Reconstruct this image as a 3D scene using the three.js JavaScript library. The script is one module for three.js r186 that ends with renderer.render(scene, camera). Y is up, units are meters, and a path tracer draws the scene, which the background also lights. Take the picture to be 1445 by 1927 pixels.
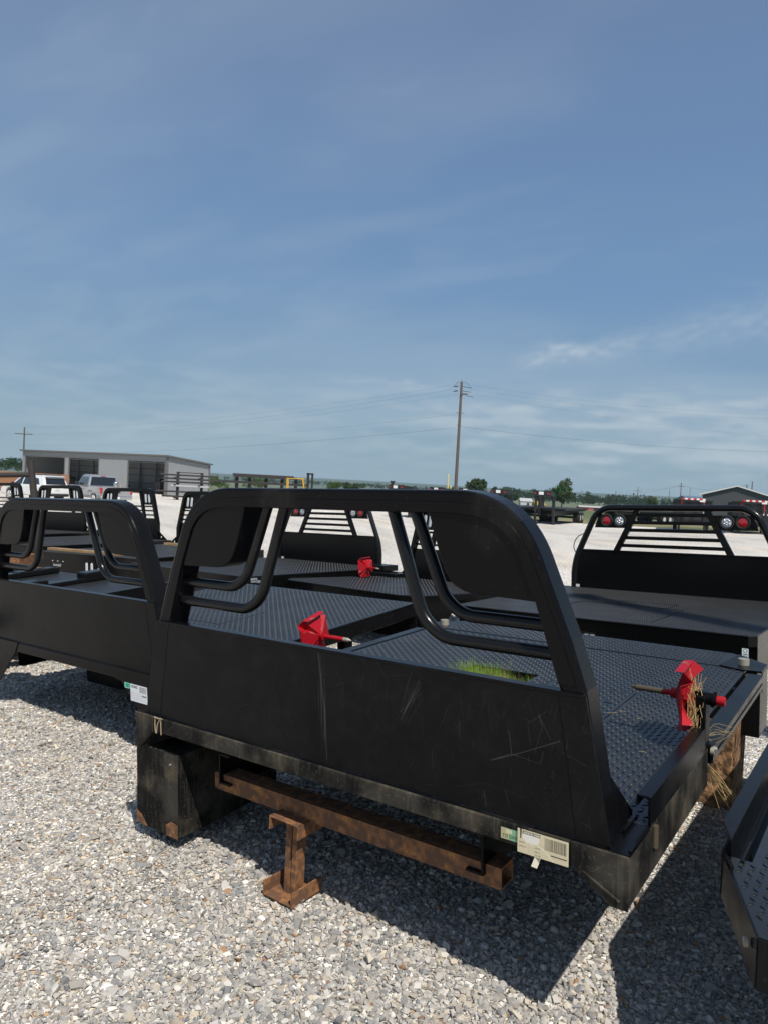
import * as THREE from 'three';
import { RoundedBoxGeometry } from 'three/addons/geometries/RoundedBoxGeometry.js';
import { ConvexGeometry } from 'three/addons/geometries/ConvexGeometry.js';
import { mergeGeometries } from 'three/addons/utils/BufferGeometryUtils.js';

/* ---------- camera, sky, sun, exposure ---------- */
const FOC = 1362.69, PITCH = -1.96347 * Math.PI / 180, ROLL = 3.0449 * Math.PI / 180, EYE = 1.6028;
const scene = new THREE.Scene();
const camera = new THREE.PerspectiveCamera(2 * Math.atan(963.5 / FOC) * 180 / Math.PI, 767 / 1024, 0.05, 6000);
camera.position.set(0, EYE, 0);
camera.rotation.order = 'YXZ';
camera.rotation.set(PITCH, 0, ROLL);
const renderer = new THREE.WebGLRenderer({ antialias: true });
renderer.toneMapping = THREE.LinearToneMapping;
renderer.toneMappingExposure = 1.0;
renderer.shadowMap.enabled = true;
const SUN_DIR = new THREE.Vector3(.216, .823, .525).normalize();
const sun = new THREE.DirectionalLight(new THREE.Color(1, .95, .87), 4.6);
sun.name = 'sun';
sun.position.copy(SUN_DIR).multiplyScalar(120);
sun.castShadow = true; sun.shadow.radius = 1;
sun.shadow.mapSize.set(4096, 4096);
Object.assign(sun.shadow.camera, { left: -70, right: 70, top: 70, bottom: -70, near: 1, far: 300 });
scene.add(sun);

function mulberry(a) { return () => { a |= 0; a = a + 0x6D2B79F5 | 0; let t = Math.imul(a ^ a >>> 15, 1 | a); t = t + Math.imul(t ^ t >>> 7, 61 | t) ^ t; return ((t ^ t >>> 14) >>> 0) / 4294967296; }; }
const rnd = mulberry(77);
const rr = (a, b) => a + (b - a) * rnd();
const hash2 = (x, y, s) => { let h = Math.imul(x, 374761393) ^ Math.imul(y, 668265263) ^ Math.imul(s + 11, 974634421); h = Math.imul(h ^ h >>> 13, 1274126177); return ((h ^ h >>> 16) >>> 0) / 4294967296; };
const sm = (t) => t * t * (3 - 2 * t);
const clamp = (x, a = 0, b = 1) => Math.min(b, Math.max(a, x));
const sstep = (a, b, x) => sm(clamp((x - a) / (b - a)));
const lerp = (a, b, t) => a + (b - a) * t;
// value noise that repeats every p cells
function vnoise(x, y, p, s) {
  const xi = Math.floor(x), yi = Math.floor(y), fx = sm(x - xi), fy = sm(y - yi), w = (v) => ((v % p) + p) % p;
  const a = hash2(w(xi), w(yi), s), b = hash2(w(xi + 1), w(yi), s), c = hash2(w(xi), w(yi + 1), s), d = hash2(w(xi + 1), w(yi + 1), s);
  return lerp(lerp(a, b, fx), lerp(c, d, fx), fy);
}
function fbm(u, v, p, s, oct = 5) { let t = 0, a = .5, n = 0; for (let i = 0; i < oct; i++) { t += a * vnoise(u * p, v * p, p, s + i); n += a; a *= .5; p *= 2; } return t / n; }

function makeSky() {
  const w = 2048, h = 1024, d = new Float32Array(w * h * 4);
  const stops = [[-90, .20, .19, .18], [-4, .30, .32, .33], [0, .30, .41, .48], [3, .287, .41, .50], [8, .232, .366, .518], [15, .172, .302, .500], [24, .150, .256, .445], [34, .142, .222, .385], [60, .13, .21, .39], [90, .125, .20, .37]];
  for (let j = 0; j < h; j++) for (let i = 0; i < w; i++) {
    const el = ((j + .5) / h - .5) * 180, phi = ((i + .5) / w - .5) * 2 * Math.PI, c = Math.cos(el * Math.PI / 180);
    const dx = Math.cos(phi) * c, dy = Math.sin(el * Math.PI / 180), dz = Math.sin(phi) * c;
    let k = 0; while (k < stops.length - 2 && el > stops[k + 1][0]) k++;
    const t = clamp((el - stops[k][0]) / (stops[k + 1][0] - stops[k][0]));
    let r = lerp(stops[k][1], stops[k + 1][1], t), g = lerp(stops[k][2], stops[k + 1][2], t), b = lerp(stops[k][3], stops[k + 1][3], t);
    if (el > -2) {
      const az = Math.atan2(dx, -dz) * 180 / Math.PI;
      const far = 1 - sstep(40, 90, Math.abs(az));
      // thin veil of cirrus everywhere, drawn out along the wind
      const px = dx / (dy + .25), pz = dz / (dy + .25);
      const wx = px * .9 + pz * .35, wz = pz * .9 - px * .35;
      const f1 = fbm(wx * .11 + 3.1, wz * .23 + 7.7, 8, 21, 5), f2 = fbm(wx * .4 + .6 * f1, wz * 1.1 + 2.2, 8, 41, 5);
      let veil = sstep(.42, .72, f1) * .16 + sstep(.5, .8, f2) * .07;
      veil += .10 * sstep(6, 40, -az) * sstep(2, 9, el);
      // low streaky cloud, thickest to the right
      const cl = fbm(az * .02 + 1.3, el * .14 + .08 * f2, 16, 63, 6), cl2 = fbm(az * .055 + 2.3, el * .42, 16, 83, 5);
      veil += .58 * sstep(.34, .8, cl * .85 + cl2 * .15) * sstep(.2, 3, el) * (1 - sstep(6.2, 9.5, el)) * lerp(.35, 1, sstep(-8, 12, az));
      // brighter wisp rising to the right
      const mid = 10.1 + (az - 9.9) * .165, off = el - mid, wn = fbm(az * .09, off * .22 + 4.4, 16, 95, 5), along = sstep(8.6, 11.5, az) * (1 - .4 * sstep(15, 20, az));
      veil += .5 * Math.exp(-Math.pow(off / lerp(.55, 1.6, sstep(12, 27, az)), 2)) * along * lerp(.35, 1, sstep(.25, .8, wn)) * far;
      veil += .5 * Math.exp(-Math.pow((az - 12.9) / 1.3, 2) - Math.pow((el - 11.2) / .45, 2)) * sstep(.3, .7, wn);
      veil += .22 * Math.exp(-Math.pow((el - 8.3 - az * .03) / .35, 2)) * sstep(-8, -2, az) * (1 - sstep(2, 6, az)) * sstep(.35, .7, cl2);
      veil = clamp(veil, 0, .8);
      r = lerp(r, .52, veil); g = lerp(g, .60, veil); b = lerp(b, .66, veil);
      const s = dx * SUN_DIR.x + dy * SUN_DIR.y + dz * SUN_DIR.z, glow = .28 * Math.pow(clamp(s), 12) + .25 * Math.pow(clamp(s), 60);
      r += glow; g += glow * .97; b += glow * .9;
    }
    const o = (j * w + i) * 4; d[o] = r; d[o + 1] = g; d[o + 2] = b; d[o + 3] = 1;
  }
  const t = new THREE.DataTexture(d, w, h, THREE.RGBAFormat, THREE.FloatType);
  t.mapping = THREE.EquirectangularReflectionMapping; t.magFilter = t.minFilter = THREE.LinearFilter; t.wrapS = THREE.RepeatWrapping; t.needsUpdate = true;
  return t;
}
scene.background = makeSky();
scene.environment = scene.background;
scene.fog = new THREE.FogExp2(new THREE.Color(.42, .55, .66), 0.00022);

/* ---------- textures and materials ---------- */
function dataTex(n, fn, srgb, metres) {
  const d = new Uint8Array(n * n * 4);
  for (let j = 0; j < n; j++) for (let i = 0; i < n; i++) {
    const c = fn((i + .5) / n, (j + .5) / n), o = (j * n + i) * 4;
    for (let k = 0; k < 3; k++) { const v = clamp(Array.isArray(c) ? c[k] : c); d[o + k] = Math.round(255 * (srgb ? (v <= .0031308 ? v * 12.92 : 1.055 * Math.pow(v, 1 / 2.4) - .055) : v)); }
    d[o + 3] = 255;
  }
  const t = new THREE.DataTexture(d, n, n);
  t.wrapS = t.wrapT = THREE.RepeatWrapping; t.magFilter = THREE.LinearFilter; t.minFilter = THREE.LinearMipmapLinearFilter; t.generateMipmaps = true;
  if (srgb) t.colorSpace = THREE.SRGBColorSpace;
  t.repeat.set(1 / metres, 1 / metres); t.needsUpdate = true;
  return t;
}
function canvasTex(w, h, draw) {
  const c = document.createElement('canvas'); c.width = w; c.height = h;
  draw(c.getContext('2d'), w, h);
  const t = new THREE.CanvasTexture(c); t.colorSpace = THREE.SRGBColorSpace; t.anisotropy = 8;
  return t;
}
const col = (r, g, b) => new THREE.Color().setRGB(r, g, b);
const phys = (o) => new THREE.MeshPhysicalMaterial(o);
const std = (o) => new THREE.MeshStandardMaterial(o);
const speck = (u, v, s, thr, p = 96) => sstep(thr, thr + .1, vnoise(u * p, v * p, p, s) * .6 + vnoise(u * p * 2, v * p * 2, p * 2, s + 5) * .4);

// black paint, clean and dusty
const texDust = dataTex(512, (u, v) => {
  const a = fbm(u, v, 4, 3, 6), st = vnoise(u * 96, v * 6, 96, 9), k = sstep(.55, .85, a) * .45 + sstep(.7, 1, st) * .15 * sstep(.45, .7, a) + speck(u, v, 31, .8) * (.25 + .9 * sstep(.5, .65, a));
  return [.004 + .026 * k, .0042 + .024 * k, .0046 + .021 * k];
}, true, .9);
const texClean = dataTex(256, (u, v) => { const k = fbm(u, v, 6, 13, 5); const s = speck(u, v, 51, .84); return [.0055 + .003 * k + .02 * s, .0056 + .003 * k + .02 * s, .006 + .0032 * k + .019 * s]; }, true, 1.1);
// clean black enamel
const texGloss = dataTex(128, (u, v) => { const s = speck(u, v, 151, .86, 64); return .0035 + .02 * s; }, true, 1.4);
const texRough = dataTex(256, (u, v) => .30 + .28 * fbm(u, v, 6, 71, 5), false, .7);
const texGrime = dataTex(512, (u, v) => {
  const a = fbm(u, v, 5, 5, 6), b = fbm(u, v, 10, 15, 5), st = vnoise(u * 128, v * 8, 128, 19);
  const k = clamp(sstep(.42, .75, a) * .7 + sstep(.6, .95, st) * .25 + speck(u, v, 61, .7) * .4), n = sstep(.55, .8, b) * k;
  return [.007 + .070 * k + .05 * n, .007 + .062 * k + .036 * n, .007 + .048 * k + .016 * n];
}, true, .8);
// chequer plate: raised lugs set alternately at right angles
const texPlate = dataTex(256, (u, v) => {
  let hgt = 0;
  for (let a = -1; a <= 2; a++) for (let b = -1; b <= 2; b++) {
    const dx = u * 2 - (a + .5), dy = v * 2 - (b + .5), s = ((a + b) % 2 + 2) % 2 ? 1 : -1;
    const x = (dx + s * dy) * .7071, y = (dy - s * dx) * .7071, e = (x / .56) ** 2 + (y / .17) ** 2;
    hgt = Math.max(hgt, 1 - sstep(.55, 1.05, e));
  }
  return hgt;
}, false, .062);
const texDeck = dataTex(512, (u, v) => { const a = fbm(u, v, 4, 23, 6), s = speck(u, v, 91, .76), k = sstep(.45, .8, a) * .5 + s * .8; return [.013 + .026 * k, .0145 + .026 * k, .0165 + .026 * k]; }, true, 1.3);
const texDeckR = dataTex(256, (u, v) => .30 + .2 * fbm(u, v, 5, 33, 5), false, .9);
const texRust = dataTex(512, (u, v) => {
  const a = fbm(u, v, 6, 7, 6), b = fbm(u, v, 24, 17, 5), c = fbm(u, v, 3, 27, 5), o = sstep(.35, .7, b);
  let q = [lerp(.13, .26, o), lerp(.066, .115, o), lerp(.036, .045, o)];
  const bl = sstep(.62, .72, a * .35 + c * .65) * .8; q = [lerp(q[0], .022, bl), lerp(q[1], .022, bl), lerp(q[2], .025, bl)];
  const y = sstep(.72, .8, b) * (1 - bl); return [q[0] + .12 * y, q[1] + .07 * y, q[2] + .01 * y];
}, true, .45);
const texRed = dataTex(256, (u, v) => { const a = fbm(u, v, 8, 8, 5), s = sstep(.66, .76, a); const m = speck(u, v, 44, .82, 32); return [lerp(.36, .26, s) - .1 * m, lerp(.004, .10, s), lerp(.012, .07, s)]; }, true, .25);
const texWood = dataTex(512, (u, v) => { const g = fbm(u * .25, v, 16, 12, 5), f = vnoise(u * 6, v * 128, 128, 6); const k = .55 + .5 * g - .2 * sstep(.6, 1, f); return [.42 * k, .27 * k, .14 * k]; }, true, .6);
const texBark = dataTex(512, (u, v) => { const g = fbm(u, v, 20, 52, 5), f = fbm(u, v * .4, 40, 56, 4); const k = .35 + .9 * sstep(.3, .75, g) * (0.6 + .6 * f); return [.32 * k, .18 * k, .09 * k]; }, true, .5);
const texBarkB = dataTex(256, (u, v) => fbm(u, v, 24, 52, 4), false, .5);
const texMetal = dataTex(128, (u, v) => .8 + .2 * fbm(u, v, 6, 2, 4), true, 3);

const M = {
  paint: phys({ map: texClean, roughnessMap: texRough, roughness: .55, specularIntensity: .22 }),
  gloss: phys({ map: texGloss, roughness: .22, specularIntensity: .4 }),
  dusty: phys({ map: texDust, roughness: .26, specularIntensity: .28, bumpMap: texDust, bumpScale: .0004 }),
  grime: phys({ map: texGrime, roughness: .7, specularIntensity: .25, bumpMap: texGrime, bumpScale: .0006 }),
  tube: new THREE.MeshPhysicalMaterial({ map: texClean, roughness: .28, specularIntensity: .3, clearcoat: .3, clearcoatRoughness: .12 }),
  deck: std({ map: texDeck, roughnessMap: texDeckR, roughness: .92 }),
  lug: phys({ color: col(.004, .0045, .005), roughness: .42, specularIntensity: .6 }),
  rust: std({ map: texRust, roughness: .9, bumpMap: texRust, bumpScale: .0025 }),
  red: phys({ map: texRed, roughness: .5, specularIntensity: .6 }),
  wood: std({ map: texWood, roughness: .8 }),
  bark: std({ map: texBark, roughness: .95, bumpMap: texBarkB, bumpScale: .008 }),
  bare: std({ color: col(.42, .40, .36), roughness: .45, metalness: .6 }),
  bolt: std({ color: col(.34, .31, .25), roughness: .5, metalness: .3 }),
  redLens: new THREE.MeshPhysicalMaterial({ color: col(.42, .006, .012), roughness: .25, clearcoat: 1, clearcoatRoughness: .08 }),
  clearLens: new THREE.MeshPhysicalMaterial({ color: col(.62, .64, .66), roughness: .22, clearcoat: 1, clearcoatRoughness: .08 }),
  rubber: std({ color: col(.014, .014, .014), roughness: .8 }),
  white: std({ color: col(.74, .74, .72), roughness: .5 }),
  grass: std({ vertexColors: true, roughness: .9, side: THREE.DoubleSide }),
  iron: std({ color: col(.11, .085, .055), roughness: .6, metalness: .4 }),
  straw: std({ color: col(.5, .36, .16), roughness: .85 }),
  glass: new THREE.MeshPhysicalMaterial({ color: col(.012, .014, .016), roughness: .06, clearcoat: 1, clearcoatRoughness: .03 }),
  chrome: std({ color: col(.62, .62, .62), roughness: .22, metalness: 1 }),
};
/* ---------- geometry helpers: local axes are u (across), y (up), v (to the back, = -z) ---------- */
const used = {};
function numbered(n) { const k = used[n] = (used[n] ?? -1) + 1; return k ? n + '_' + String(k).padStart(3, '0') : n; }
function finish(geos, fit) {
  const out = [];
  for (let g of [].concat(geos)) {
    if (g.index) g = g.toNonIndexed();
    for (const a of Object.keys(g.attributes)) if (a !== 'position' && a !== 'normal' && !(a === 'color')) g.deleteAttribute(a);
    const p = g.attributes.position, uv = new Float32Array(p.count * 2), a = new THREE.Vector3(), b = new THREE.Vector3(), c = new THREE.Vector3();
    for (let i = 0; i < p.count; i += 3) {
      a.fromBufferAttribute(p, i); b.fromBufferAttribute(p, i + 1); c.fromBufferAttribute(p, i + 2);
      const n = b.clone().sub(a).cross(c.clone().sub(a)), nx = Math.abs(n.x), ny = Math.abs(n.y), nz = Math.abs(n.z);
      [a, b, c].forEach((q, k) => {
        const s = fit ? [(q.x - fit[0]) / (fit[1] - fit[0]), (q.y - fit[2]) / (fit[3] - fit[2])] : ny >= nx && ny >= nz ? [q.x, q.z] : nx >= nz ? [q.z, q.y] : [q.x, q.y];
        uv[(i + k) * 2] = s[0]; uv[(i + k) * 2 + 1] = s[1];
      });
    }
    g.setAttribute('uv', new THREE.BufferAttribute(uv, 2));
    out.push(g);
  }
  return out.length > 1 ? mergeGeometries(out) : out[0];
}
function part(name, geos, mat, parent, fit) {
  const m = new THREE.Mesh(finish(geos, fit), mat); m.name = parent ? name : numbered(name);
  m.castShadow = m.receiveShadow = true; (parent || scene).add(m); return m;
}
function tag(o, label, category, group) { o.userData.label = label; o.userData.category = category; if (group) o.userData.group = group; return o; }
function thing(name, label, category, pos = [0, 0, 0], rot = [0, 0, 0], group) {
  const o = new THREE.Group(); o.name = numbered(name); o.rotation.order = 'YXZ'; o.position.set(...pos); o.rotation.set(...rot); scene.add(o);
  return tag(o, label, category, group);
}
const frame = (name, label, cat, [x, y, z, yaw, tu, tv], group) => thing(name, label, cat, [x, y, z], [tv, -yaw, tu], group);
function copy(src, pos, rot, label) { const c = src.clone(); c.name = numbered(src.name.replace(/_\d\d\d$/, '')); scene.add(c); c.position.set(...pos); if (rot) c.rotation.set(...rot); c.userData = { ...src.userData }; if (label) c.userData.label = label; return c; }
const struct = (o) => { o.userData.kind = 'structure'; return o; };
function BX(u0, u1, y0, y1, v0, v1, r = 0) {
  const w = u1 - u0, h = y1 - y0, d = v1 - v0, g = r ? new RoundedBoxGeometry(w, h, d, 2, Math.min(r, w / 2.1, h / 2.1, d / 2.1)) : new THREE.BoxGeometry(w, h, d);
  return g.translate((u0 + u1) / 2, (y0 + y1) / 2, -(v0 + v1) / 2);
}
function shapeOf(pts, holes) { const s = new THREE.Shape(pts.map((p) => new THREE.Vector2(p[0], p[1]))); for (const h of holes || []) s.holes.push(new THREE.Path(h.map((p) => new THREE.Vector2(p[0], p[1])))); return s; }
function EX(shape, d, b = 0) { const g = new THREE.ExtrudeGeometry(shape, { depth: d - 2 * b, bevelEnabled: b > 0, bevelThickness: b, bevelSize: b, bevelOffset: -b, bevelSegments: 2, curveSegments: 14 }); return g.translate(0, 0, b); }
const PXY = (pts, v0, v1, b = 0, holes) => EX(pts instanceof THREE.Shape ? pts : shapeOf(pts, holes), v1 - v0, b).translate(0, 0, -v1);
const PXV = (pts, y0, y1, b = 0, holes) => EX(shapeOf(pts, holes), y1 - y0, b).rotateX(-Math.PI / 2).translate(0, y0, 0);
const PYV = (pts, u0, u1, b = 0) => EX(shapeOf(pts), u1 - u0, b).rotateY(Math.PI / 2).translate(u0, 0, 0);   // points are (v, y)
const lugGeo = (() => { // low raised lug, eight-sided
  const pos = [], n = 8, P = (i, s, y) => { const a = i / n * 2 * Math.PI; return [Math.cos(a) * .0122 * s, y, Math.sin(a) * .0036 * s]; };
  for (let i = 0; i < n; i++) { const a = P(i, 1, 0), b = P(i + 1, 1, 0), c = P(i, .6, .0020), d = P(i + 1, .6, .0020); pos.push(...a, ...c, ...b, ...b, ...c, ...d, ...c, 0, .0023, 0, ...d); }
  const g = new THREE.BufferGeometry(); g.setAttribute('position', new THREE.Float32BufferAttribute(pos, 3)); g.setAttribute('uv', new THREE.Float32BufferAttribute(new Float32Array(pos.length / 3 * 2), 2)); g.computeVertexNormals(); return g;
})();
// rows of lugs over a deck outline (u, v), leaving out holes given as rectangles
function lugs(parent, pts, y, holes = []) {
  const q = new THREE.Object3D(), list = [], S = .027, us = pts.map((p) => p[0]), vs = pts.map((p) => p[1]);
  const inside = (u, v) => { let c = false; for (let i = 0, j = pts.length - 1; i < pts.length; j = i++) if ((pts[i][1] > v) !== (pts[j][1] > v) && u < (pts[j][0] - pts[i][0]) * (v - pts[i][1]) / (pts[j][1] - pts[i][1]) + pts[i][0]) c = !c; return c; };
  for (let a = Math.ceil(Math.min(...us) / S); a * S < Math.max(...us); a++) for (let b = Math.ceil(Math.min(...vs) / S); b * S < Math.max(...vs); b++) {
    const u = a * S, v = b * S, m = .011; if (!inside(u, v) || !inside(u - m, v) || !inside(u + m, v) || !inside(u, v - m) || !inside(u, v + m)) continue;
    if (holes.some((h) => u > h[0] - m && u < h[1] + m && v > h[2] - m && v < h[3] + m)) continue;
    q.position.set(u, y, -v); q.rotation.set(0, (a + b) % 2 ? Math.PI / 4 : -Math.PI / 4, 0); q.updateMatrix(); list.push(q.matrix.clone());
  }
  const im = new THREE.InstancedMesh(lugGeo, M.lug, list.length); im.name = 'plate_lugs'; im.userData.kind = 'stuff'; im.castShadow = im.receiveShadow = true; list.forEach((m, i) => im.setMatrixAt(i, m)); parent.add(im);
}
function filletPath(pts, r) {
  const P = pts.map((p) => new THREE.Vector3(p[0], p[1], -p[2])), path = new THREE.CurvePath(); let prev = P[0];
  for (let i = 1; i < P.length - 1; i++) {
    const a = P[i].clone().add(P[i - 1].clone().sub(P[i]).setLength(r)), b = P[i].clone().add(P[i + 1].clone().sub(P[i]).setLength(r));
    path.add(new THREE.LineCurve3(prev, a));
    // quarter bend as a cubic
    path.add(new THREE.CubicBezierCurve3(a, a.clone().lerp(P[i], .56), b.clone().lerp(P[i], .56), b)); prev = b;
  }
  path.add(new THREE.LineCurve3(prev, P[P.length - 1]));
  return path;
}
const TB = (pts, rad, r = .08, seg = 60, rs = 12) => new THREE.TubeGeometry(filletPath(pts, r), seg, rad, rs, false);
function CYL(a, b, r0, r1 = r0, n = 16) {
  const A = new THREE.Vector3(a[0], a[1], -a[2]), B = new THREE.Vector3(b[0], b[1], -b[2]), d = B.clone().sub(A);
  const g = new THREE.CylinderGeometry(r1, r0, d.length(), n);
  return g.applyQuaternion(new THREE.Quaternion().setFromUnitVectors(new THREE.Vector3(0, 1, 0), d.clone().normalize())).translate((A.x + B.x) / 2, (A.y + B.y) / 2, (A.z + B.z) / 2);
}
function decal(parent, name, w, h, [u, y, v], rotY, draw, res = 512, rough = .5) {
  const t = canvasTex(res, Math.max(32, Math.round(res * h / w)), draw);
  const g = new THREE.PlaneGeometry(w, h), m = new THREE.Mesh(g, std({ map: t, roughness: rough, side: THREE.DoubleSide }));
  m.name = name; m.position.set(u, y, -v); m.rotation.y = rotY; m.castShadow = m.receiveShadow = true; parent.add(m); return m;
}
// point at depth d (metres along -z) on the line of sight through a photograph pixel
const CP = Math.cos(PITCH), SP = Math.sin(PITCH), CR = Math.cos(ROLL), SR = Math.sin(ROLL);
function at(px, py, d) {
  const a = (px - 722.5) / FOC, b = -(py - 963.5) / FOC;
  const rx = CR, ry = SR * CP, rz = SR * SP, ux = -SR, uy = CR * CP, uz = CR * SP;
  const x = rx * a + ux * b, y = SP + ry * a + uy * b, z = -CP + rz * a + uz * b, k = -d / z;
  return [x * k, EYE + y * k, -d];
}
const gh = (x, z) => { const t = Math.max(0, -((x - .704) * .817 + (z + 1.915) * .576) - 1.9); return -.6 * (1 - Math.exp(-.05 * t)); };

/* ---------- ground ---------- */
function buildGround() {
  const n = 1024, cells = 46, pts = [];
  const pal = [[.49, .47, .44], [.41, .395, .375], [.33, .33, .33], [.57, .545, .50], [.49, .42, .33], [.66, .64, .60], [.34, .24, .16]];
  for (let j = 0; j < cells; j++) for (let i = 0; i < cells; i++) pts.push([i + hash2(i, j, 1), j + hash2(i, j, 2), hash2(i, j, 3), hash2(i, j, 4)]);
  const look = (u, v) => {
    const x = u * cells, y = v * cells, xi = Math.floor(x), yi = Math.floor(y); let d1 = 9, d2 = 9, id = null;
    for (let b = -1; b <= 1; b++) for (let a = -1; a <= 1; a++) {
      const ci = ((xi + a) % cells + cells) % cells, cj = ((yi + b) % cells + cells) % cells, q = pts[cj * cells + ci], dx = q[0] - ci + xi + a - x, dy = q[1] - cj + yi + b - y, d = dx * dx + dy * dy;
      if (d < d1) { d2 = d1; d1 = d; id = q; } else if (d < d2) d2 = d;
    }
    return [Math.sqrt(d2) - Math.sqrt(d1), id];
  };
  const hArr = new Float32Array(n * n);
  const cTex = dataTex(n, (u, v) => {
    const [e, q] = look(u, v), k = Math.floor(Math.pow(q[2], .9) * pal.length * .999), c = pal[q[3] > .92 ? 6 : k % 6], f = .82 + .3 * fbm(u, v, 40, 66, 3), m = sstep(0, .16, e);
    return c.map((s, i) => lerp([.36, .335, .30][i], s * f * [1, .995, .98][i], m));
  }, true, 1.15);
  const bTex = dataTex(n, (u, v) => { const [e, q] = look(u, v); return sstep(0, .35, e) * (.45 + .55 * q[2]); }, false, 1.15);
  const gm = std({ map: cTex, bumpMap: bTex, bumpScale: .018, roughness: .95, vertexColors: true });
  const gTex = dataTex(256, (u, v) => { const a = fbm(u, v, 8, 77, 6), k = .6 + .8 * a; return [.085 * k, .105 * k, .036 * k]; }, true, 6);
  const fm = std({ map: gTex, roughness: 1, vertexColors: true });
  // edge of the lot by bearing (degrees from -z, clockwise)
  const edge = (az) => { const a = ((az + 540) % 360) - 180; return a < -8 ? 95 : a < 4 ? lerp(95, 56, (a + 8) / 12) : a < 60 ? lerp(56, 50, (a - 4) / 56) : 70; };
  const NA = 240, cx = 0, cz = -2;
  const build = (rings, colour) => {
    const pos = [], clr = [], idx = [];
    rings.forEach((f) => { for (let i = 0; i <= NA; i++) {
      const az = i / NA * 360, r = f(edge(az)), x = cx + Math.sin(az * Math.PI / 180) * r, z = cz - Math.cos(az * Math.PI / 180) * r;
      const far = Math.max(0, r - 110);
      pos.push(x, gh(x, z) - Math.min(5, far * .012), z); clr.push(...colour(x, z, r));
    } });
    for (let k = 0; k < rings.length - 1; k++) for (let i = 0; i < NA; i++) { const a = k * (NA + 1) + i, b = a + NA + 1; idx.push(a, a + 1, b, a + 1, b + 1, b); }
    const g = new THREE.BufferGeometry();
    g.setAttribute('position', new THREE.Float32BufferAttribute(pos, 3)); g.setAttribute('color', new THREE.Float32BufferAttribute(clr, 3)); g.setIndex(idx);
    const uv = []; for (let i = 0; i < pos.length; i += 3) uv.push(pos[i] + pos[i + 2] * .13, pos[i + 2] - pos[i] * .13);
    g.setAttribute('uv', new THREE.Float32BufferAttribute(uv, 2)); g.computeVertexNormals();
    return g;
  };
  const near = []; for (let k = 0; k <= 40; k++) { const s = Math.pow(k / 40, 2); near.push((e) => Math.max(.001, s * e)); }
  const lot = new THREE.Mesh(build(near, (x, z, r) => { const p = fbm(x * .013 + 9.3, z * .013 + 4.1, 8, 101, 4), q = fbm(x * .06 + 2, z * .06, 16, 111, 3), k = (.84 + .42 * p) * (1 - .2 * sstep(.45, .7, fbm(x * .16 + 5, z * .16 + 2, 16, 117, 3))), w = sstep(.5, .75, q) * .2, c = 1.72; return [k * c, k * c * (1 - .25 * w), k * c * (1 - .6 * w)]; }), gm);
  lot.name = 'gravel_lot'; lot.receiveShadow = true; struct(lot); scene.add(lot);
  const farR = [(e) => e, (e) => e + 4, (e) => e + 10, (e) => e + 22, (e) => e + 45, (e) => e + 80, (e) => e + 140, (e) => e + 240, () => 450, () => 800, () => 1500, () => 2600, () => 4200];
  const field = new THREE.Mesh(build(farR, (x, z, r) => { const p = fbm(x * .006 + 3.7, z * .01 + 1.9, 8, 121, 5), t = sstep(.52, .62, p) * (r < 260 ? 1 : .3), k = .9 + .4 * fbm(x * .02, z * .02, 8, 131, 3); return [k * lerp(1, 2.6, t), k * lerp(1, 1.75, t), k * lerp(1, 2.4, t)]; }), fm);
  field.name = 'grass_field'; field.receiveShadow = true; struct(field); scene.add(field);
}
buildGround();

function buildHills() {
  const pos = [], idx = [], N = 220;
  for (let k = 0; k < 3; k++) for (let i = 0; i <= N; i++) {
    const az = lerp(-95, 95, i / N) * Math.PI / 180, t = i / N, base = k === 0 ? 1500 : k === 1 ? 1900 : 2600;
    const hgt = k === 0 ? -8 : (k === 1 ? .0052 : .0072) * base + (fbm(t * 1.0, k * .31 + .2, 8, 141, 6) - .5) * (k === 1 ? 15 : 18);
    pos.push(Math.sin(az) * base, 1.6 + (k ? hgt : -10), -Math.cos(az) * base);
  }
  for (let k = 0; k < 2; k++) for (let i = 0; i < N; i++) { const a = k * (N + 1) + i, b = a + N + 1; idx.push(a, a + 1, b, a + 1, b + 1, b); }
  const g = new THREE.BufferGeometry(); g.setAttribute('position', new THREE.Float32BufferAttribute(pos, 3)); g.setIndex(idx); g.computeVertexNormals();
  const m = new THREE.Mesh(g, std({ color: col(.05, .075, .035), roughness: 1, side: THREE.DoubleSide })); m.name = 'wooded_hills'; struct(m); scene.add(m);
}
buildHills();

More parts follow.
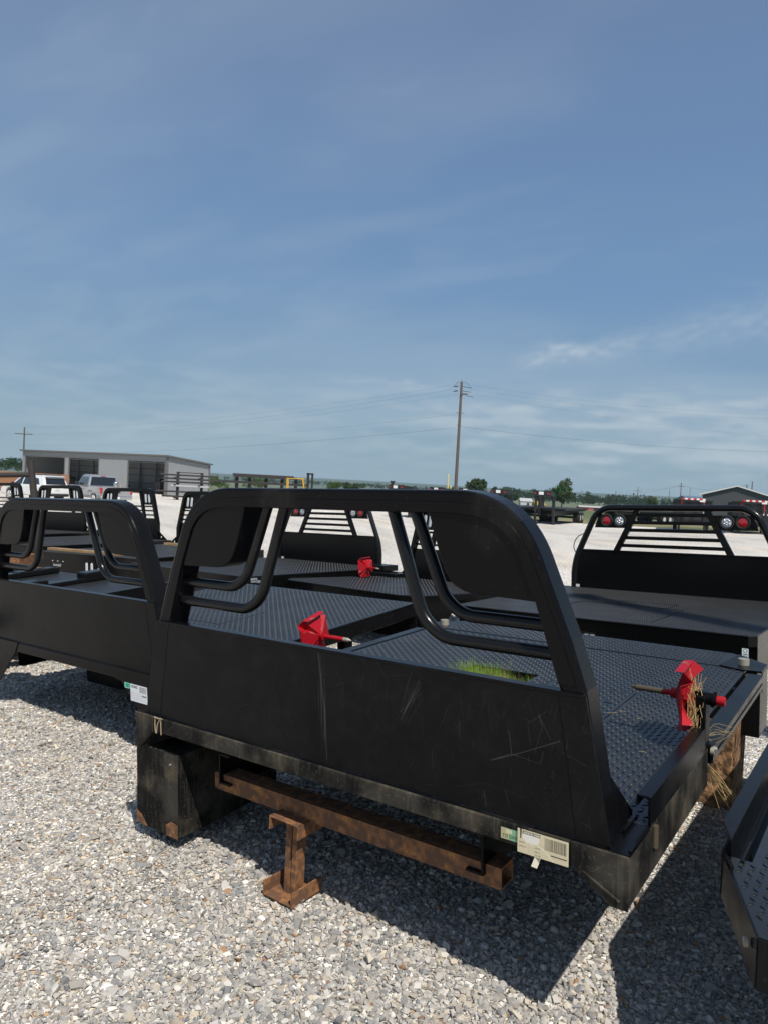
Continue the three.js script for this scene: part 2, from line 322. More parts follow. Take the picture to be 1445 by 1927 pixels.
/* loose crushed stone over the near part of the lot */
function buildStones() {
  const r = mulberry(4242), grp = new THREE.Group(); grp.name = 'gravel'; grp.userData = { kind: 'stuff', label: 'loose grey crushed limestone gravel covering the near lot', category: 'gravel' };
  const geos = [];
  for (let k = 0; k < 7; k++) {
    const pts = []; for (let i = 0; i < 11; i++) { const t = r() * 6.283, c = r() * 2 - 1, s = Math.sqrt(1 - c * c), q = .82 + .3 * r(); pts.push(new THREE.Vector3(Math.cos(t) * s * q, c * .62 * q, Math.sin(t) * s * q * .8)); }
    geos.push(new ConvexGeometry(pts));
  }
  const pal = [[.47, .46, .445], [.37, .362, .35], [.29, .29, .29], [.22, .23, .245], [.42, .375, .31], [.62, .61, .58], [.50, .465, .41], [.28, .17, .10], [.33, .315, .295]], wt = [.2, .44, .64, .74, .81, .87, .92, .93, 1];
  const lists = geos.map(() => []);
  const add = (x, z, s) => {
    const k = Math.floor(r() * geos.length), t = r(); let c = 0; while (t > wt[c]) c++;
    const f = .8 + .4 * r(); lists[k].push([x, z, s, r() * 6.283, (r() - .5) * .9, (r() - .5) * .9, pal[c].map((v) => v * f), r()]);
  };
  // several passes: even cover, then bigger pieces
  for (let i = 0; i < 470000; i++) {
    const z = -1.15 - 10.5 * Math.pow(r(), 1.35), w = .60 * -z + .7, x = (r() * 2 - 1) * w;
    if (x > .2 - z * .56) { if (r() < .7) continue; }
    const patch = vnoise(x * .9 + 20, z * .9 + 20, 64, 5), d = -z;
    if (r() > lerp(.7, 1, patch)) continue;
    const big = Math.pow(r(), 3.2), s = (.0042 + .0125 * big) * lerp(.7, 1.2, patch) * lerp(1, 1.7, sstep(3.5, 9, d));
    add(x, z, s);
  }
  for (let i = 0; i < 3800; i++) { const z = -1.15 - 7 * Math.pow(r(), 1.3), x = (r() * 2 - 1) * (.6 * -z + .6); add(x, z, .017 + .013 * Math.pow(r(), 2.5)); }
  const mat = std({ roughness: .95 }), q = new THREE.Object3D(), c = new THREE.Color();
  lists.forEach((L, k) => {
    const im = new THREE.InstancedMesh(geos[k], mat, L.length); im.name = 'stones'; im.userData.kind = 'stuff'; im.castShadow = im.receiveShadow = true;
    L.forEach((s, i) => { q.position.set(s[0], gh(s[0], s[1]) + s[2] * lerp(0, .6, s[7]), s[1]); q.rotation.set(s[4], s[3], s[5]); q.scale.setScalar(s[2]); q.updateMatrix(); im.setMatrixAt(i, q.matrix); im.setColorAt(i, c.setRGB(s[6][0] * 1.06, s[6][1] * 1.02, s[6][2] * .96)); });
    grp.add(im);
  });
  scene.add(grp);
}
buildStones();

/* ---------- truck beds ---------- */
const W = 2.134, mir = (pts) => pts.map(([u, ...k]) => [-W - u, ...k]);
// headboard and window rack that faces the camera (front end of a bed whose right front corner is the origin)
function frontRack(g, sheet, tubeMat, frameMat, fit) {
  const hb = [PXY([[-2.082, .003], [-.052, .003], [-.128, .409], [-2.006, .409]], .012, .021, .002), BX(-2.0, -.134, .402, .414, .011, .05, .003)];
  part('headboard', hb[0], sheet, g, fit); part('headboard_lip', hb[1], frameMat, g);
  const s = new THREE.Shape(), X = (u) => -W - u;
  s.moveTo(-.060, .004); s.lineTo(-.131, .42); s.lineTo(-.178, .56); s.lineTo(-.268, .785); s.bezierCurveTo(-.315, .90, -.40, .982, -.56, .982);
  s.lineTo(X(-.56), .982); s.bezierCurveTo(X(-.40), .982, X(-.315), .90, X(-.268), .785); s.lineTo(X(-.178), .56); s.lineTo(X(-.131), .42); s.lineTo(X(-.060), .004);
  s.lineTo(X(-.142), .004); s.lineTo(X(-.208), .41); s.lineTo(X(-.285), .655); s.lineTo(X(-.345), .80); s.bezierCurveTo(X(-.39), .88, X(-.45), .907, X(-.6), .907);
  s.lineTo(-.6, .907); s.bezierCurveTo(-.45, .907, -.39, .88, -.345, .80); s.lineTo(-.285, .655); s.lineTo(-.208, .41); s.lineTo(-.142, .004); s.closePath();
  part('rack_frame', PXY(s, .0215, .125, .012), frameMat, g);
  const strip = new THREE.Shape();
  strip.moveTo(-.158, .43); strip.lineTo(-.205, .56); strip.lineTo(-.297, .785); strip.bezierCurveTo(-.345, .885, -.42, .946, -.57, .946);
  strip.lineTo(X(-.57), .946); strip.bezierCurveTo(X(-.42), .946, X(-.345), .885, X(-.297), .785); strip.lineTo(X(-.205), .56); strip.lineTo(X(-.158), .43);
  strip.lineTo(X(-.211), .43); strip.lineTo(X(-.283), .655); strip.lineTo(X(-.343), .80); strip.bezierCurveTo(X(-.388), .881, X(-.449), .909, X(-.6), .909);
  strip.lineTo(-.6, .909); strip.bezierCurveTo(-.449, .909, -.388, .881, -.343, .80); strip.lineTo(-.283, .655); strip.lineTo(-.211, .43); strip.closePath();
  part('rack_frame_strip', PXY(strip, .0178, .05, .003), frameMat, g);
  const wr = mulberry(fit ? 91 : 92), bead = (a, b, n, r) => { const pts = Array.from({ length: n }, (_, k) => { const t = k / (n - 1); return new THREE.Vector3(lerp(a[0], b[0], t) + (wr() - .5) * r * 1.6, lerp(a[1], b[1], t) + (wr() - .5) * r * 1.2, -.0122); }); return new THREE.TubeGeometry(new THREE.CatmullRomCurve3(pts), n * 3, r, 5); };
  part('weld_bead', bead([-2.07, .0012], [-.062, .0012], 120, .0028), frameMat, g);
  for (const q of [0, 1]) part('weld_bead', bead([q ? X(-.15) : -.15, .01], [q ? X(-.207) : -.207, .40], 26, .002), frameMat, g);
  for (const side of [0, 1]) {
    const f = side ? X : (u) => u, pn = new THREE.Shape();
    pn.moveTo(f(-.655), .916); pn.lineTo(f(-.612), .775); pn.lineTo(f(-.59), .725); pn.quadraticCurveTo(f(-.565), .672, f(-.50), .664); pn.lineTo(f(-.275), .657);
    pn.lineTo(f(-.337), .80); pn.bezierCurveTo(f(-.38), .885, f(-.45), .916, f(-.6), .916); pn.closePath();
    part('window_panel', PXY(pn, .026, .13, .005), frameMat, g);
    part('window_tube', TB([[f(-.822), .92, .072], [f(-.680), .503, .072], [f(-.20), .503, .072]], .0215, .10), tubeMat, g);
    part('window_tube', TB([[f(-.735), .92, .072], [f(-.597), .584, .072], [f(-.24), .584, .072]], .0205, .085), tubeMat, g);
    part('tube_collar', [CYL([f(-.208), .503, .072], [f(-.196), .503, .072], .034), CYL([f(-.232), .584, .072], [f(-.221), .584, .072], .032)], frameMat, g);
    part('gusset', PYV([[.124, .004], [.25, .004], [.25, .02], [.124, .155]], side ? X(-.061) : -.070, side ? X(-.070) : -.061, .002).applyMatrix4(new THREE.Matrix4().set(1, side ? .169 : -.169, 0, 0, 0, 1, 0, 0, 0, 0, 1, 0, 0, 0, 0, 1)), frameMat, g);
  }
}
function channelSill(g, u, dir, v0, v1, y0, y1, mat) {
  part('frame_rail', [BX(u - .004, u + .004, y0, y1, v0, v1), BX(Math.min(u, u + dir * .06), Math.max(u, u + dir * .06), y0, y0 + .008, v0, v1), BX(Math.min(u, u + dir * .06), Math.max(u, u + dir * .06), y1 - .008, y1, v0, v1)], mat, g);
}
// folded six-sided bale gripper; rod runs along +u when dir is 1
function gripper(g, [u, y, v], R, dir, tilt) {
  const pos = [], ring = (r, d, n, o) => Array.from({ length: n }, (_, i) => { const a = (i + o) / n * Math.PI * 2 + tilt; return [d * dir, Math.cos(a) * r, Math.sin(a) * r]; });
  const inner = [], outer = [];
  for (let i = 0; i < 12; i++) { const a = (Math.floor(i / 3) * 90 + [-33, 33, 45][i % 3]) * Math.PI / 180 + tilt, e = i % 3 < 2; inner.push([(e ? .024 : .002) * dir, Math.cos(a) * R * .5, Math.sin(a) * R * .5]); outer.push([(e ? 0 : -.035) * dir, Math.cos(a) * R * (e ? 1 : .86), Math.sin(a) * R * (e ? 1 : .86)]); }
  const c = [.048 * dir, 0, 0], tri = (a, b, d) => pos.push(...a, ...b, ...d);
  const back = (p) => [p[0] - .006 * dir, p[1], p[2]];
  const both = (a, b, d) => { tri(a, b, d); tri(back(d), back(b), back(a)); };
  for (let i = 0; i < 12; i++) { const j = (i + 1) % 12; both(c, inner[i], inner[j]); both(inner[i], outer[i], outer[j]); both(inner[i], outer[j], inner[j]); tri(outer[i], back(outer[i]), outer[j]); tri(outer[j], back(outer[i]), back(outer[j])); }
  // turned-in rim tabs on two opposite edges
  for (const i of [0, 6]) { const j = (i + 1) % 12, a = outer[i], b = outer[j], f = (p) => [p[0] + .03 * dir, p[1] * .98, p[2] * .94]; both(a, f(a), f(b)); both(a, f(b), b); }
  const geo = new THREE.BufferGeometry(); geo.setAttribute('position', new THREE.Float32BufferAttribute(pos, 3)); geo.computeVertexNormals();
  geo.translate(u, y, -v);
  const m = M.red.clone(); m.side = THREE.DoubleSide;
  const s = part('bale_gripper', geo, m, g);
  const q = dir > 0 ? .175 : .09;
  part('spindle', CYL([u + .01 * dir, y, v], [u + q * dir, y - .006 * q / .15, v + .02 * q / .15], .0115), M.red, s);
  part('spindle_tip', [CYL([u + q * dir, y - .006 * q / .15, v + .02 * q / .15], [u + .2 * dir, y - .008, v + .026], .0115), CYL([u + .2 * dir, y - .008, v + .026], [u + .222 * dir, y - .009, v + .029], .0115, .003)], dir > 0 ? M.bolt : M.iron, s);
  part('hub', CYL([u + .03 * dir, y, v], [u + .06 * dir, y, v], .02), M.red, s);
  return s;
}
function sideArm(g, s, v0, gv) { // s = 0 right side, 1 left side
  const dir = s ? 1 : -1, cu = s ? -1.957 : -.075;
  const f = (a, b) => s ? [-W - b, -W - a] : [a, b];
  let [a, b] = f(-.062, .012); part('lift_arm', [BX(a, b, -.075, 0, 1.03, 2.29, .008), BX(...f(.012, .016), -.046, -.040, 1.06, 2.27)], M.paint, g);
  [a, b] = f(-.040, .002); part('arm_housing', [BX(a, b, .082, .090, .205, .93, .003), BX(...f(-.006, .002), .0, .083, .206, .93), BX(...f(-.040, -.034), .058, .083, .206, .93)], M.dusty, g);
  part('side_rail', [BX(...f(-.060, .0), -.15, -.004, .006, 1.0, .004)], M.grime, g);
  if (s) part('arm_bracket', [BX(-2.045, -2.008, .002, .20, .965, 1.05, .008), BX(-2.11, -2.0, .002, .03, .95, 1.06, .004)], M.dusty, g); else part('arm_bracket', [BX(-.042, -.005, -.10, .20, .965, 1.05, .008), BX(-.05, 0, .19, .212, .985, 1.03, .004)], M.dusty, g);
  const sp = gripper(g, [cu, .19, gv], s ? .128 : .138, dir, s ? .25 : .1);
  part('axle', [CYL([s ? cu - .01 : -.02, .19, gv], [s ? cu - .07 : .03, .188, gv], .024), CYL([s ? cu - .055 : .015, .19, gv], [s ? cu - .068 : .028, .188, gv], .031)], M.dusty, g);
  part('axle_end', CYL([s ? cu - .07 : .03, .188, gv], [s ? cu - .085 : .058, .187, gv], .018), M.red, g);
  part('hydraulic_fitting', [CYL([s ? -W - .006 : .006, -.02, 1.02], [s ? -W - .02 : .02, -.02, 1.02], .016, .016, 6), CYL([s ? -W - .016 : .016, -.035, 1.03], [s ? -W - .02 : .02, -.005, 1.02], .01, .01, 8)], M.bolt, g);
  part('hinge_barrel', CYL([s ? -W - .004 : .004, -.075, .25], [s ? -W - .004 : .004, -.01, .25], .010), M.iron, g);
}
function supportLegs(g, W_, L, y0, drop, mat = M.paint) {
  for (const u of [.35, W_ - .5]) for (const v of [.45, L - .5]) part('support_leg', BX(u, u + .14, -drop, y0, v, v + .14, .006), mat, g);
}

/* the near bed */
const texScratch = canvasTex(2048, 420, (c, w, h) => {
  const q = mulberry(5), X = (u) => (u + 2.134) / 2.134 * w, Y = (y) => h - y / .42 * h;
  c.fillStyle = '#0f1011'; c.fillRect(0, 0, w, h);
  for (let i = 0; i < 900; i++) { const x = q() * w, y = q() * h, r = 20 + q() * 90; const gr = c.createRadialGradient(x, y, 0, x, y, r); gr.addColorStop(0, q() < .5 ? 'rgba(58,56,50,.035)' : 'rgba(20,21,24,.05)'); gr.addColorStop(1, 'rgba(40,40,40,0)'); c.fillStyle = gr; c.fillRect(x - r, y - r, 2 * r, 2 * r); }
  const line = (pts, wd, st) => { c.strokeStyle = st; c.lineWidth = wd; c.beginPath(); pts.forEach((p, i) => i ? c.lineTo(p[0], p[1]) : c.moveTo(p[0], p[1])); c.stroke(); };
  // vertical run of pale dust in the middle
  for (let i = 0; i < 34; i++) { const x = X(-1.08) + (q() - .5) * 34, y0 = q() * h * .6; line([[x, y0], [x + (q() - .5) * 8, y0 + 60 + q() * 150]], .8 + q() * 2, `rgba(125,118,106,${.05 + q() * .16})`); }
  line([[X(-1.10), Y(.40)], [X(-1.085), Y(.28)], [X(-1.07), Y(.2)], [X(-1.06), Y(.02)]], 5, 'rgba(118,110,98,.30)');
  // slanted scuff and forked scratches on the right half
  for (let i = 0; i < 16; i++) { const k = q(); line([[X(-.66 - .05 * k), Y(.30 + .1 * q())], [X(-.72 - .05 * q()), Y(.20 + .06 * q())]], .7 + q() * 2.4, `rgba(130,124,114,${.08 + q() * .2})`); }
  for (let i = 0; i < 560; i++) { const k = Math.pow(q(), .55), x = X(-2.05 + 1.98 * k), y = q() * h, l = 4 + Math.pow(q(), 3) * 90, a = q() < .7 ? Math.PI / 2 + (q() - .5) * .7 : q() * 6.28; line([[x, y], [x + Math.cos(a) * l, y + Math.sin(a) * l]], .5 + q() * .9, `rgba(140,135,126,${.05 + q() * q() * .42})`); }
  const fork = [[-.36, .27], [-.35, .2], [-.42, .165], [-.34, .2], [-.27, .235], [-.2, .27]]; line(fork.map((p) => [X(p[0]), Y(p[1])]), 1.8, 'rgba(150,146,138,.38)');
  line([[X(-.35), Y(.2)], [X(-.26), Y(.19)], [X(-.25), Y(.23)]], 1.4, 'rgba(150,146,138,.3)');
  line([[X(-.24), Y(.35)], [X(-.3), Y(.30)], [X(-.29), Y(.24)]], 1.2, 'rgba(150,146,138,.26)');
  line([[X(-.55), Y(.05)], [X(-.44), Y(.09)], [X(-.3), Y(.08)]], 1.2, 'rgba(150,146,138,.2)');
  // dusty drift along the weld of the right post
  for (let i = 0; i < 500; i++) { const y = q() * .41, u = -.19 + y * -.08 + (q() - .5) * .1 * (1 + q()); c.fillStyle = `rgba(150,146,136,${.03 + .14 * q() * q()})`; const r = .6 + q() * 2.6; c.fillRect(X(u), Y(y), r, r * (1 + q())); }
  for (let i = 0; i < 260; i++) { c.fillStyle = `rgba(180,175,165,${.05 + .25 * q() * q()})`; c.fillRect(q() * w, q() * h, 1 + q() * 1.6, 1 + q() * 1.6); }
});
const sheetA = phys({ map: texScratch, roughness: .32, specularIntensity: .2 });
function nearBed() {
  const g = frame('flatbed', 'scratched black flatbed in front with grass growing through its deck', 'truck bed', [.70416, .645, -1.91509, .61441, .037346, .033669]);
  frontRack(g, sheetA, M.tube, M.dusty, [-2.134, 0, 0, .42]);
  part('front_sill', BX(-2.13, -.004, -.068, -.004, 0, .07, .005), M.grime, g);
  part('corner_plate', PXY([[-2.136, -.002], [-2.02, -.002], [-2.02, -.07], [-2.10, -.15], [-2.136, -.148]], -.005, .004, .0015), M.grime, g);
  part('corner_plate', PXY([[.002, -.002], [-.16, -.002], [-.158, -.07], [-.045, -.15], [.002, -.15]], -.005, .004, .0015), M.grime, g);
  part('corner_rib', [CYL([-.125, -.074, -.007], [-.02, -.128, -.007], .004, .004, 6), CYL([-.10, -.088, -.007], [-.03, -.125, -.007], .004, .004, 6)], M.grime, g);
  part('front_cap', [BX(-2.13, 0, -.012, -.001, .008, .21, .002), BX(-.052, -.047, -.002, .012, .12, .245), BX(-.006, .001, -.002, .006, .02, .2)], M.dusty, g);
  // deck with the square well and the lift-out lid
  const dk = [[-2.054, .212], [-.006, .212], [-.006, .99], [-.08, .99], [-.08, 2.352], [-2.054, 2.352], [-2.054, .99], [-2.128, .99], [-2.128, .212]];
  part('deck', PXV(dk, -.008, -.001, 0, [[[-1.32, 1.30], [-.944, 1.30], [-.944, 1.60], [-1.32, 1.60]], [[-.85, 1.09], [-.43, 1.09], [-.43, 1.55], [-.85, 1.55]], [[-.50, 1.325], [-.475, 1.325], [-.475, 1.342], [-.50, 1.342]]].slice(0, 2)), M.deck, g);
  lugs(g, dk, -.001, [[-1.32, -.944, 1.30, 1.60], [-.85, -.43, 1.09, 1.55]]); lugs(g, [[-.845, 1.095], [-.436, 1.095], [-.436, 1.545], [-.845, 1.545]], -.0005, [[-.515, -.475, 1.325, 1.342]]);
  lugs(g, [[-1.95, 2.37], [-.22, 2.37], [-.22, 2.70], [-1.93, 2.70]], .003);
  part('deck_lid', PXV([[-.845, 1.095], [-.436, 1.095], [-.436, 1.545], [-.845, 1.545]], -.007, -.0005, 0, [[[-.515, 1.325], [-.475, 1.325], [-.475, 1.342], [-.515, 1.342]]]), M.deck, g);
  part('well_wall', [BX(-1.326, -1.32, -.12, -.002, 1.294, 1.606), BX(-.944, -.938, -.12, -.002, 1.294, 1.606), BX(-1.32, -.944, -.12, -.002, 1.60, 1.606), BX(-1.32, -.944, -.12, -.002, 1.294, 1.30)], M.paint, g);
  part('lid_pan', BX(-.86, -.42, -.07, -.06, 1.08, 1.56), M.paint, g);
  part('tail_plate', PXV([[-2.13, 2.372], [-2.04, 2.36], [-.094, 2.36], [0, 2.34], [0, 2.518], [-.204, 2.716], [-1.93, 2.716], [-2.13, 2.518]], -.006, .003, .001), M.deck, g);
  part('corner_cover', [PXV([[-.215, 2.36], [-.096, 2.315], [.002, 2.335], [.002, 2.518], [-.17, 2.69]], .0032, .0075, .001)], M.paint, g);
  part('pivot_bolt', [CYL([-.105, .006, 2.44], [-.105, .04, 2.44], .032, .030, 6)], M.bolt, g);
  part('pivot_bolt', [CYL([-2.02, .004, 2.45], [-2.02, .04, 2.45], .032, .030, 6)], M.bolt, g);
  part('tail_skirt', [BX(-1.93, -.204, -.30, -.007, 2.70, 2.714), PXY([[-2.13, -.007], [-2.12, -.007], [-2.12, -.2], [-2.13, -.2]], 2.37, 2.52), BX(-.004, .002, -.11, -.006, 2.35, 2.518)], M.paint, g);
  for (const u of [-.10, -2.13]) part('rear_box', BX(u, u + .1, -.34, -.09, 2.29, 2.56, .004), M.paint, g);
  sideArm(g, 0, .2, .99); sideArm(g, 1, .2, .99);
  channelSill(g, -1.715, 1, .10, 2.6, -.256, -.128, M.dusty); channelSill(g, -.49, -1, .10, 2.6, -.256, -.118, M.dusty);
  for (let k = 0; k < 7; k++) part('cross_member', BX(-2.05, -.07, -.075, -.012, .3 + k * .33, .35 + k * .33), M.paint, g);
  part('underbody_box', [PYV([[.02, -.155], [.02, -.512], [.165, -.517], [.62, -.50], [.62, -.155]], -2.166, -1.886, .004)], M.grime, g);
  part('box_rivet', [CYL([-1.93, -.20, .022], [-1.93, -.20, .014], .0045, .004, 8)], M.bolt, g);
  part('box_rivet', CYL([-2.15, -.165, .022], [-2.15, -.165, .014], .0045, .004, 8), M.rust, g);
  part('rusted_corner', [PXY([[-1.96, -.513], [-1.887, -.515], [-1.887, -.455], [-1.93, -.448], [-1.965, -.47]], .0175, .0195)], M.rust, g);
  part('rusted_corner', [PXY([[-2.165, -.509], [-2.09, -.511], [-2.13, -.47], [-2.165, -.455]], .0175, .0195)], M.rust, g);
  // twine hung over the sill
  part('twine', [TB([[-2.0, 0, -.004], [-2.0, -.035, -.006], [-1.995, -.068, -.006]], .0025, .01, 12, 6), TB([[-1.965, 0, -.004], [-1.985, -.035, -.006], [-1.99, -.069, -.006]], .003, .01, 12, 6), TB([[-1.962, 0, -.004], [-1.96, -.035, -.006], [-1.958, -.07, -.006]], .0025, .01, 12, 6), TB([[-2.005, -.002, -.005], [-1.98, -.004, -.005], [-1.95, -.002, -.005]], .003, .01, 12, 6)], std({ color: col(.32, .25, .16), roughness: .95 }), g);
  decal(g, 'green_sticker', .056, .034, [-.348, -.038, -.0015], 0, (c, w, h) => { c.fillStyle = '#b3ad84'; c.fillRect(0, 0, w, h); c.fillStyle = '#7fae86'; c.fillRect(w * .45, 0, w * .55, h); c.fillStyle = '#cfc9a8'; c.fillRect(w * .3, h * .08, w * .35, h * .35); c.fillStyle = '#3d4a38'; c.font = `bold ${h * .42}px sans-serif`; c.fillText('TO SHIP', w * .08, h * .85); }, 256);
  decal(g, 'shipping_label', .156, .071, [-.242, -.0425, -.0062], 0, (c, w, h) => {
    const q = mulberry(9); c.fillStyle = '#d5c9a8'; c.fillRect(0, 0, w, h);
    c.fillStyle = '#e4e0d4'; c.beginPath(); c.ellipse(w * .27, h * .3, w * .17, h * .24, 0, 0, 7); c.fill();
    c.fillStyle = '#5a5348'; c.fillRect(w * .1, h * .05, w * .36, h * .13); c.fillStyle = '#efe9d8'; c.font = `bold ${h * .12}px sans-serif`; c.fillText('NORTH FORCE', w * .12, h * .16);
    c.fillStyle = '#4d473d'; let x = w * .54; while (x < w * .95) { const b = 2 + q() * 9; c.fillRect(x, h * .1, b, h * .5); x += b + 2 + q() * 7; }
    c.font = `bold ${h * .075}px sans-serif`; c.fillText('MODEL', w * .03, h * .58); c.fillText('SERIAL #', w * .03, h * .75); c.fillText('COLOR', w * .34, h * .66); c.fillText('SIZE LT', w * .34, h * .82); c.fillText('LOT NO', w * .34, h * .96);
    c.fillRect(w * .66, h * .73, w * .31, h * .05); c.strokeStyle = '#8f8468'; c.lineWidth = 2; for (const y of [.5, .68, .84]) { c.beginPath(); c.moveTo(w * .22, h * y); c.lineTo(w * .98, h * y); c.stroke(); } c.beginPath(); c.moveTo(w * .22, h * .48); c.lineTo(w * .22, h); c.stroke();
    c.strokeStyle = '#f3f1ea'; c.lineWidth = 9; c.beginPath(); c.moveTo(w * .33, h * .42); c.lineTo(w * .55, h * .66); c.lineTo(w * .72, h * .98); c.stroke();
    c.fillStyle = '#1c1c1c'; c.beginPath(); c.moveTo(w * .05, 0); c.lineTo(w * .085, 0); c.lineTo(w * .075, h * .4); c.lineTo(w * .055, h * .42); c.fill();
  }, 1024, .6);
  const fl = decal(g, 'torn_label_flap', .018, .034, [-.262, -.094, -.004], .5, (c, w, h) => { c.fillStyle = '#d8d2be'; c.fillRect(0, 0, w, h); }, 64); fl.rotation.z = -.35;
  return g;
}
nearBed();

/* rusty tube under it and the stand that holds it up: same tilt as the bed */
const bedPoint = (u, y, v) => { const cy = Math.cos(.61441), sy = Math.sin(.61441), Y = .645 + y + .037346 * u + .033669 * v; return [.70416 + cy * u + sy * v - y * (.037346 * cy + .033669 * sy), Y, -1.91509 + sy * u - cy * v - y * (.037346 * sy - .033669 * cy)]; };
{
  const g = frame('steel_tube', 'long rusty square steel tube lying crosswise under the near flatbed', 'steel tube', [...bedPoint(-1.1, -.292, .12), .61441, .037346, .033669]);
  const a = -.663, b = .67, t = .005;
  part('tube_wall', [BX(a, b, 0, t, 0, .085), BX(a, b, .070 - t, .070, 0, .085), BX(a, b, t, .070 - t, 0, t), BX(a, b, t, .070 - t, .085 - t, .085)], M.rust, g);
}
{
  const p = bedPoint(-1.3, -.3, .06);
  const g = thing('jack_stand', 'rusty steel stand of two posts between channel ends holding up the steel tube', 'stand', [p[0], 0, p[2]], [0, -.61441, 0]);
  const top = .318, ch = (y, up, v0, v1) => [BX(-.075, .075, up ? y : y - .007, up ? y + .007 : y, v0, v1, .003), BX(-.075, -.068, up ? y : y - .052, up ? y + .055 : y, v0, v1), BX(.068, .075, up ? y : y - .052, up ? y + .055 : y, v0, v1)];
  part('top_channel', ch(top, false, -.012, .2), M.rust, g);
  part('post', BX(-.024, .006, .012, top - .006, .03, .082, .003), M.rust, g);
  part('post', BX(.010, .036, .012, top - .006, .03, .082, .003), M.rust, g);
  part('base_channel', ch(.014, true, -.03, .14), M.rust, g);
}
/* timber under the right rear of the bed */
{
  const p = bedPoint(-.42, -.6, 2.15);
  const g = thing('timber_block', 'weathered brown timber block standing under the right rear of the near flatbed', 'timber block', [p[0], 0, p[2]], [0, -.61441, 0]);
  part('block', BX(-.06, .31, 0, .56, 0, .34, .01), M.bark, g);
  for (let k = 0; k < 9; k++) part('ply_ridge', BX(.31, .32, .0, .56, .012 + k * .036, .034 + k * .036), M.bark, g);
}
/* grass in the well */
{
  const r = mulberry(31), pos = [], clr = [];
  for (let i = 0; i < 5600; i++) {
    const u = -1.31 + .36 * r(), v = 1.31 + .28 * r(), p = bedPoint(u, 0, v), a = r() * 6.28, H = (.648 + .07 * Math.pow(r(), 1.6) + .02 * Math.sin(u * 14) + .02 * Math.sin(u * 31 + v * 20)), bw = .0013 + .0012 * r(), bend = .02 + .16 * r() * r();
    const dry = r() < lerp(.08, .4, (u + 1.31) / .36), c = dry ? [.36, .29, .12] : [.11 + .12 * r(), .24 + .14 * r(), .02 + .02 * r()];
    const S = 4, q = [];
    for (let k = 0; k <= S; k++) { const t = k / S; q.push([p[0] + Math.cos(a) * bend * t * t, H * t * (1 - .06 * t), p[2] + Math.sin(a) * bend * t * t, bw * (1 - t * .85)]); }
    for (let k = 0; k < S; k++) { const A = q[k], B = q[k + 1], sx = -Math.sin(a), sz = Math.cos(a), P = (o, s) => [o[0] + sx * o[3] * s, o[1], o[2] + sz * o[3] * s]; pos.push(...P(A, -1), ...P(A, 1), ...P(B, 1), ...P(A, -1), ...P(B, 1), ...P(B, -1)); for (let m = 0; m < 6; m++) clr.push(...c); }
  }
  const geo = new THREE.BufferGeometry(); geo.setAttribute('position', new THREE.Float32BufferAttribute(pos, 3)); geo.setAttribute('color', new THREE.Float32BufferAttribute(clr, 3)); geo.computeVertexNormals();
  const m = new THREE.Mesh(geo, M.grass); m.name = 'grass_tuft'; m.castShadow = m.receiveShadow = true; scene.add(m);
  tag(m, 'bright green grass growing up through the square well in the near flatbed', 'grass'); m.userData.kind = 'stuff';
}
/* straw caught behind the right gripper: bent strands */
{
  const r = mulberry(8), geos = [];
  const strand = (a, d, l, curl, w) => { // start, direction, length, bend
    const D = new THREE.Vector3(...d).normalize(), S = new THREE.Vector3(r() - .5, r() - .5, r() - .5).cross(D).setLength(curl * l), pts = [0, .33, .66, 1].map((t) => { const q = [a[0] + D.x * l * t, a[1] + D.y * l * t, a[2] + D.z * l * t], b = 4 * t * (1 - t) * (t < .5 ? 1 : .6); return new THREE.Vector3(q[0] + S.x * b, q[1] + S.y * b - .05 * l * t * t, -(q[2] + S.z * b)); });
    geos.push(new THREE.TubeGeometry(new THREE.CatmullRomCurve3(pts), 6, w, 4));
  };
  for (let i = 0; i < 190; i++) strand([-.058 + .026 * r(), .015 + .14 * r(), .985 + (r() - .5) * .085], [(r() - .5) * .5, 1, (r() - .42) * .9], .03 + .075 * r(), .12 + .2 * r(), .0006 + .0007 * r());
  for (let i = 0; i < 22; i++) strand([-.05, .13 + .07 * r(), 1.0], [(r() - .4) * .8, 1, (r() - .35) * 1.2], .05 + .07 * r(), .1, .0006 + .0005 * r());
  for (let i = 0; i < 12; i++) strand([.004, -.06 - .03 * r(), .985], [.5 + .7 * r(), -.5 - .5 * r(), -.2 - .6 * r()], .10 + .10 * r(), .08, .0006);
  for (let i = 0; i < 9; i++) strand([-.02, .004 + .03 * r(), 1.05 + .06 * r()], [.8, .1 + .3 * r(), r() - .3], .05 + .06 * r(), .3, .0006);
  for (let i = 0; i < 10; i++) strand([-.1 - .4 * r(), .0035, .75 + .5 * r()], [r() - .5, 0, r() - .5], .02 + .03 * r(), .1, .0006);
  const m = part('straw', geos, M.straw); m.rotation.order = 'YXZ'; m.position.set(.70416, .645, -1.91509); m.rotation.set(.033669, -.61441, .037346);
  tag(m, 'dry yellow straw caught behind the red gripper at the right edge of the near flatbed', 'straw'); m.userData.kind = 'stuff';
}

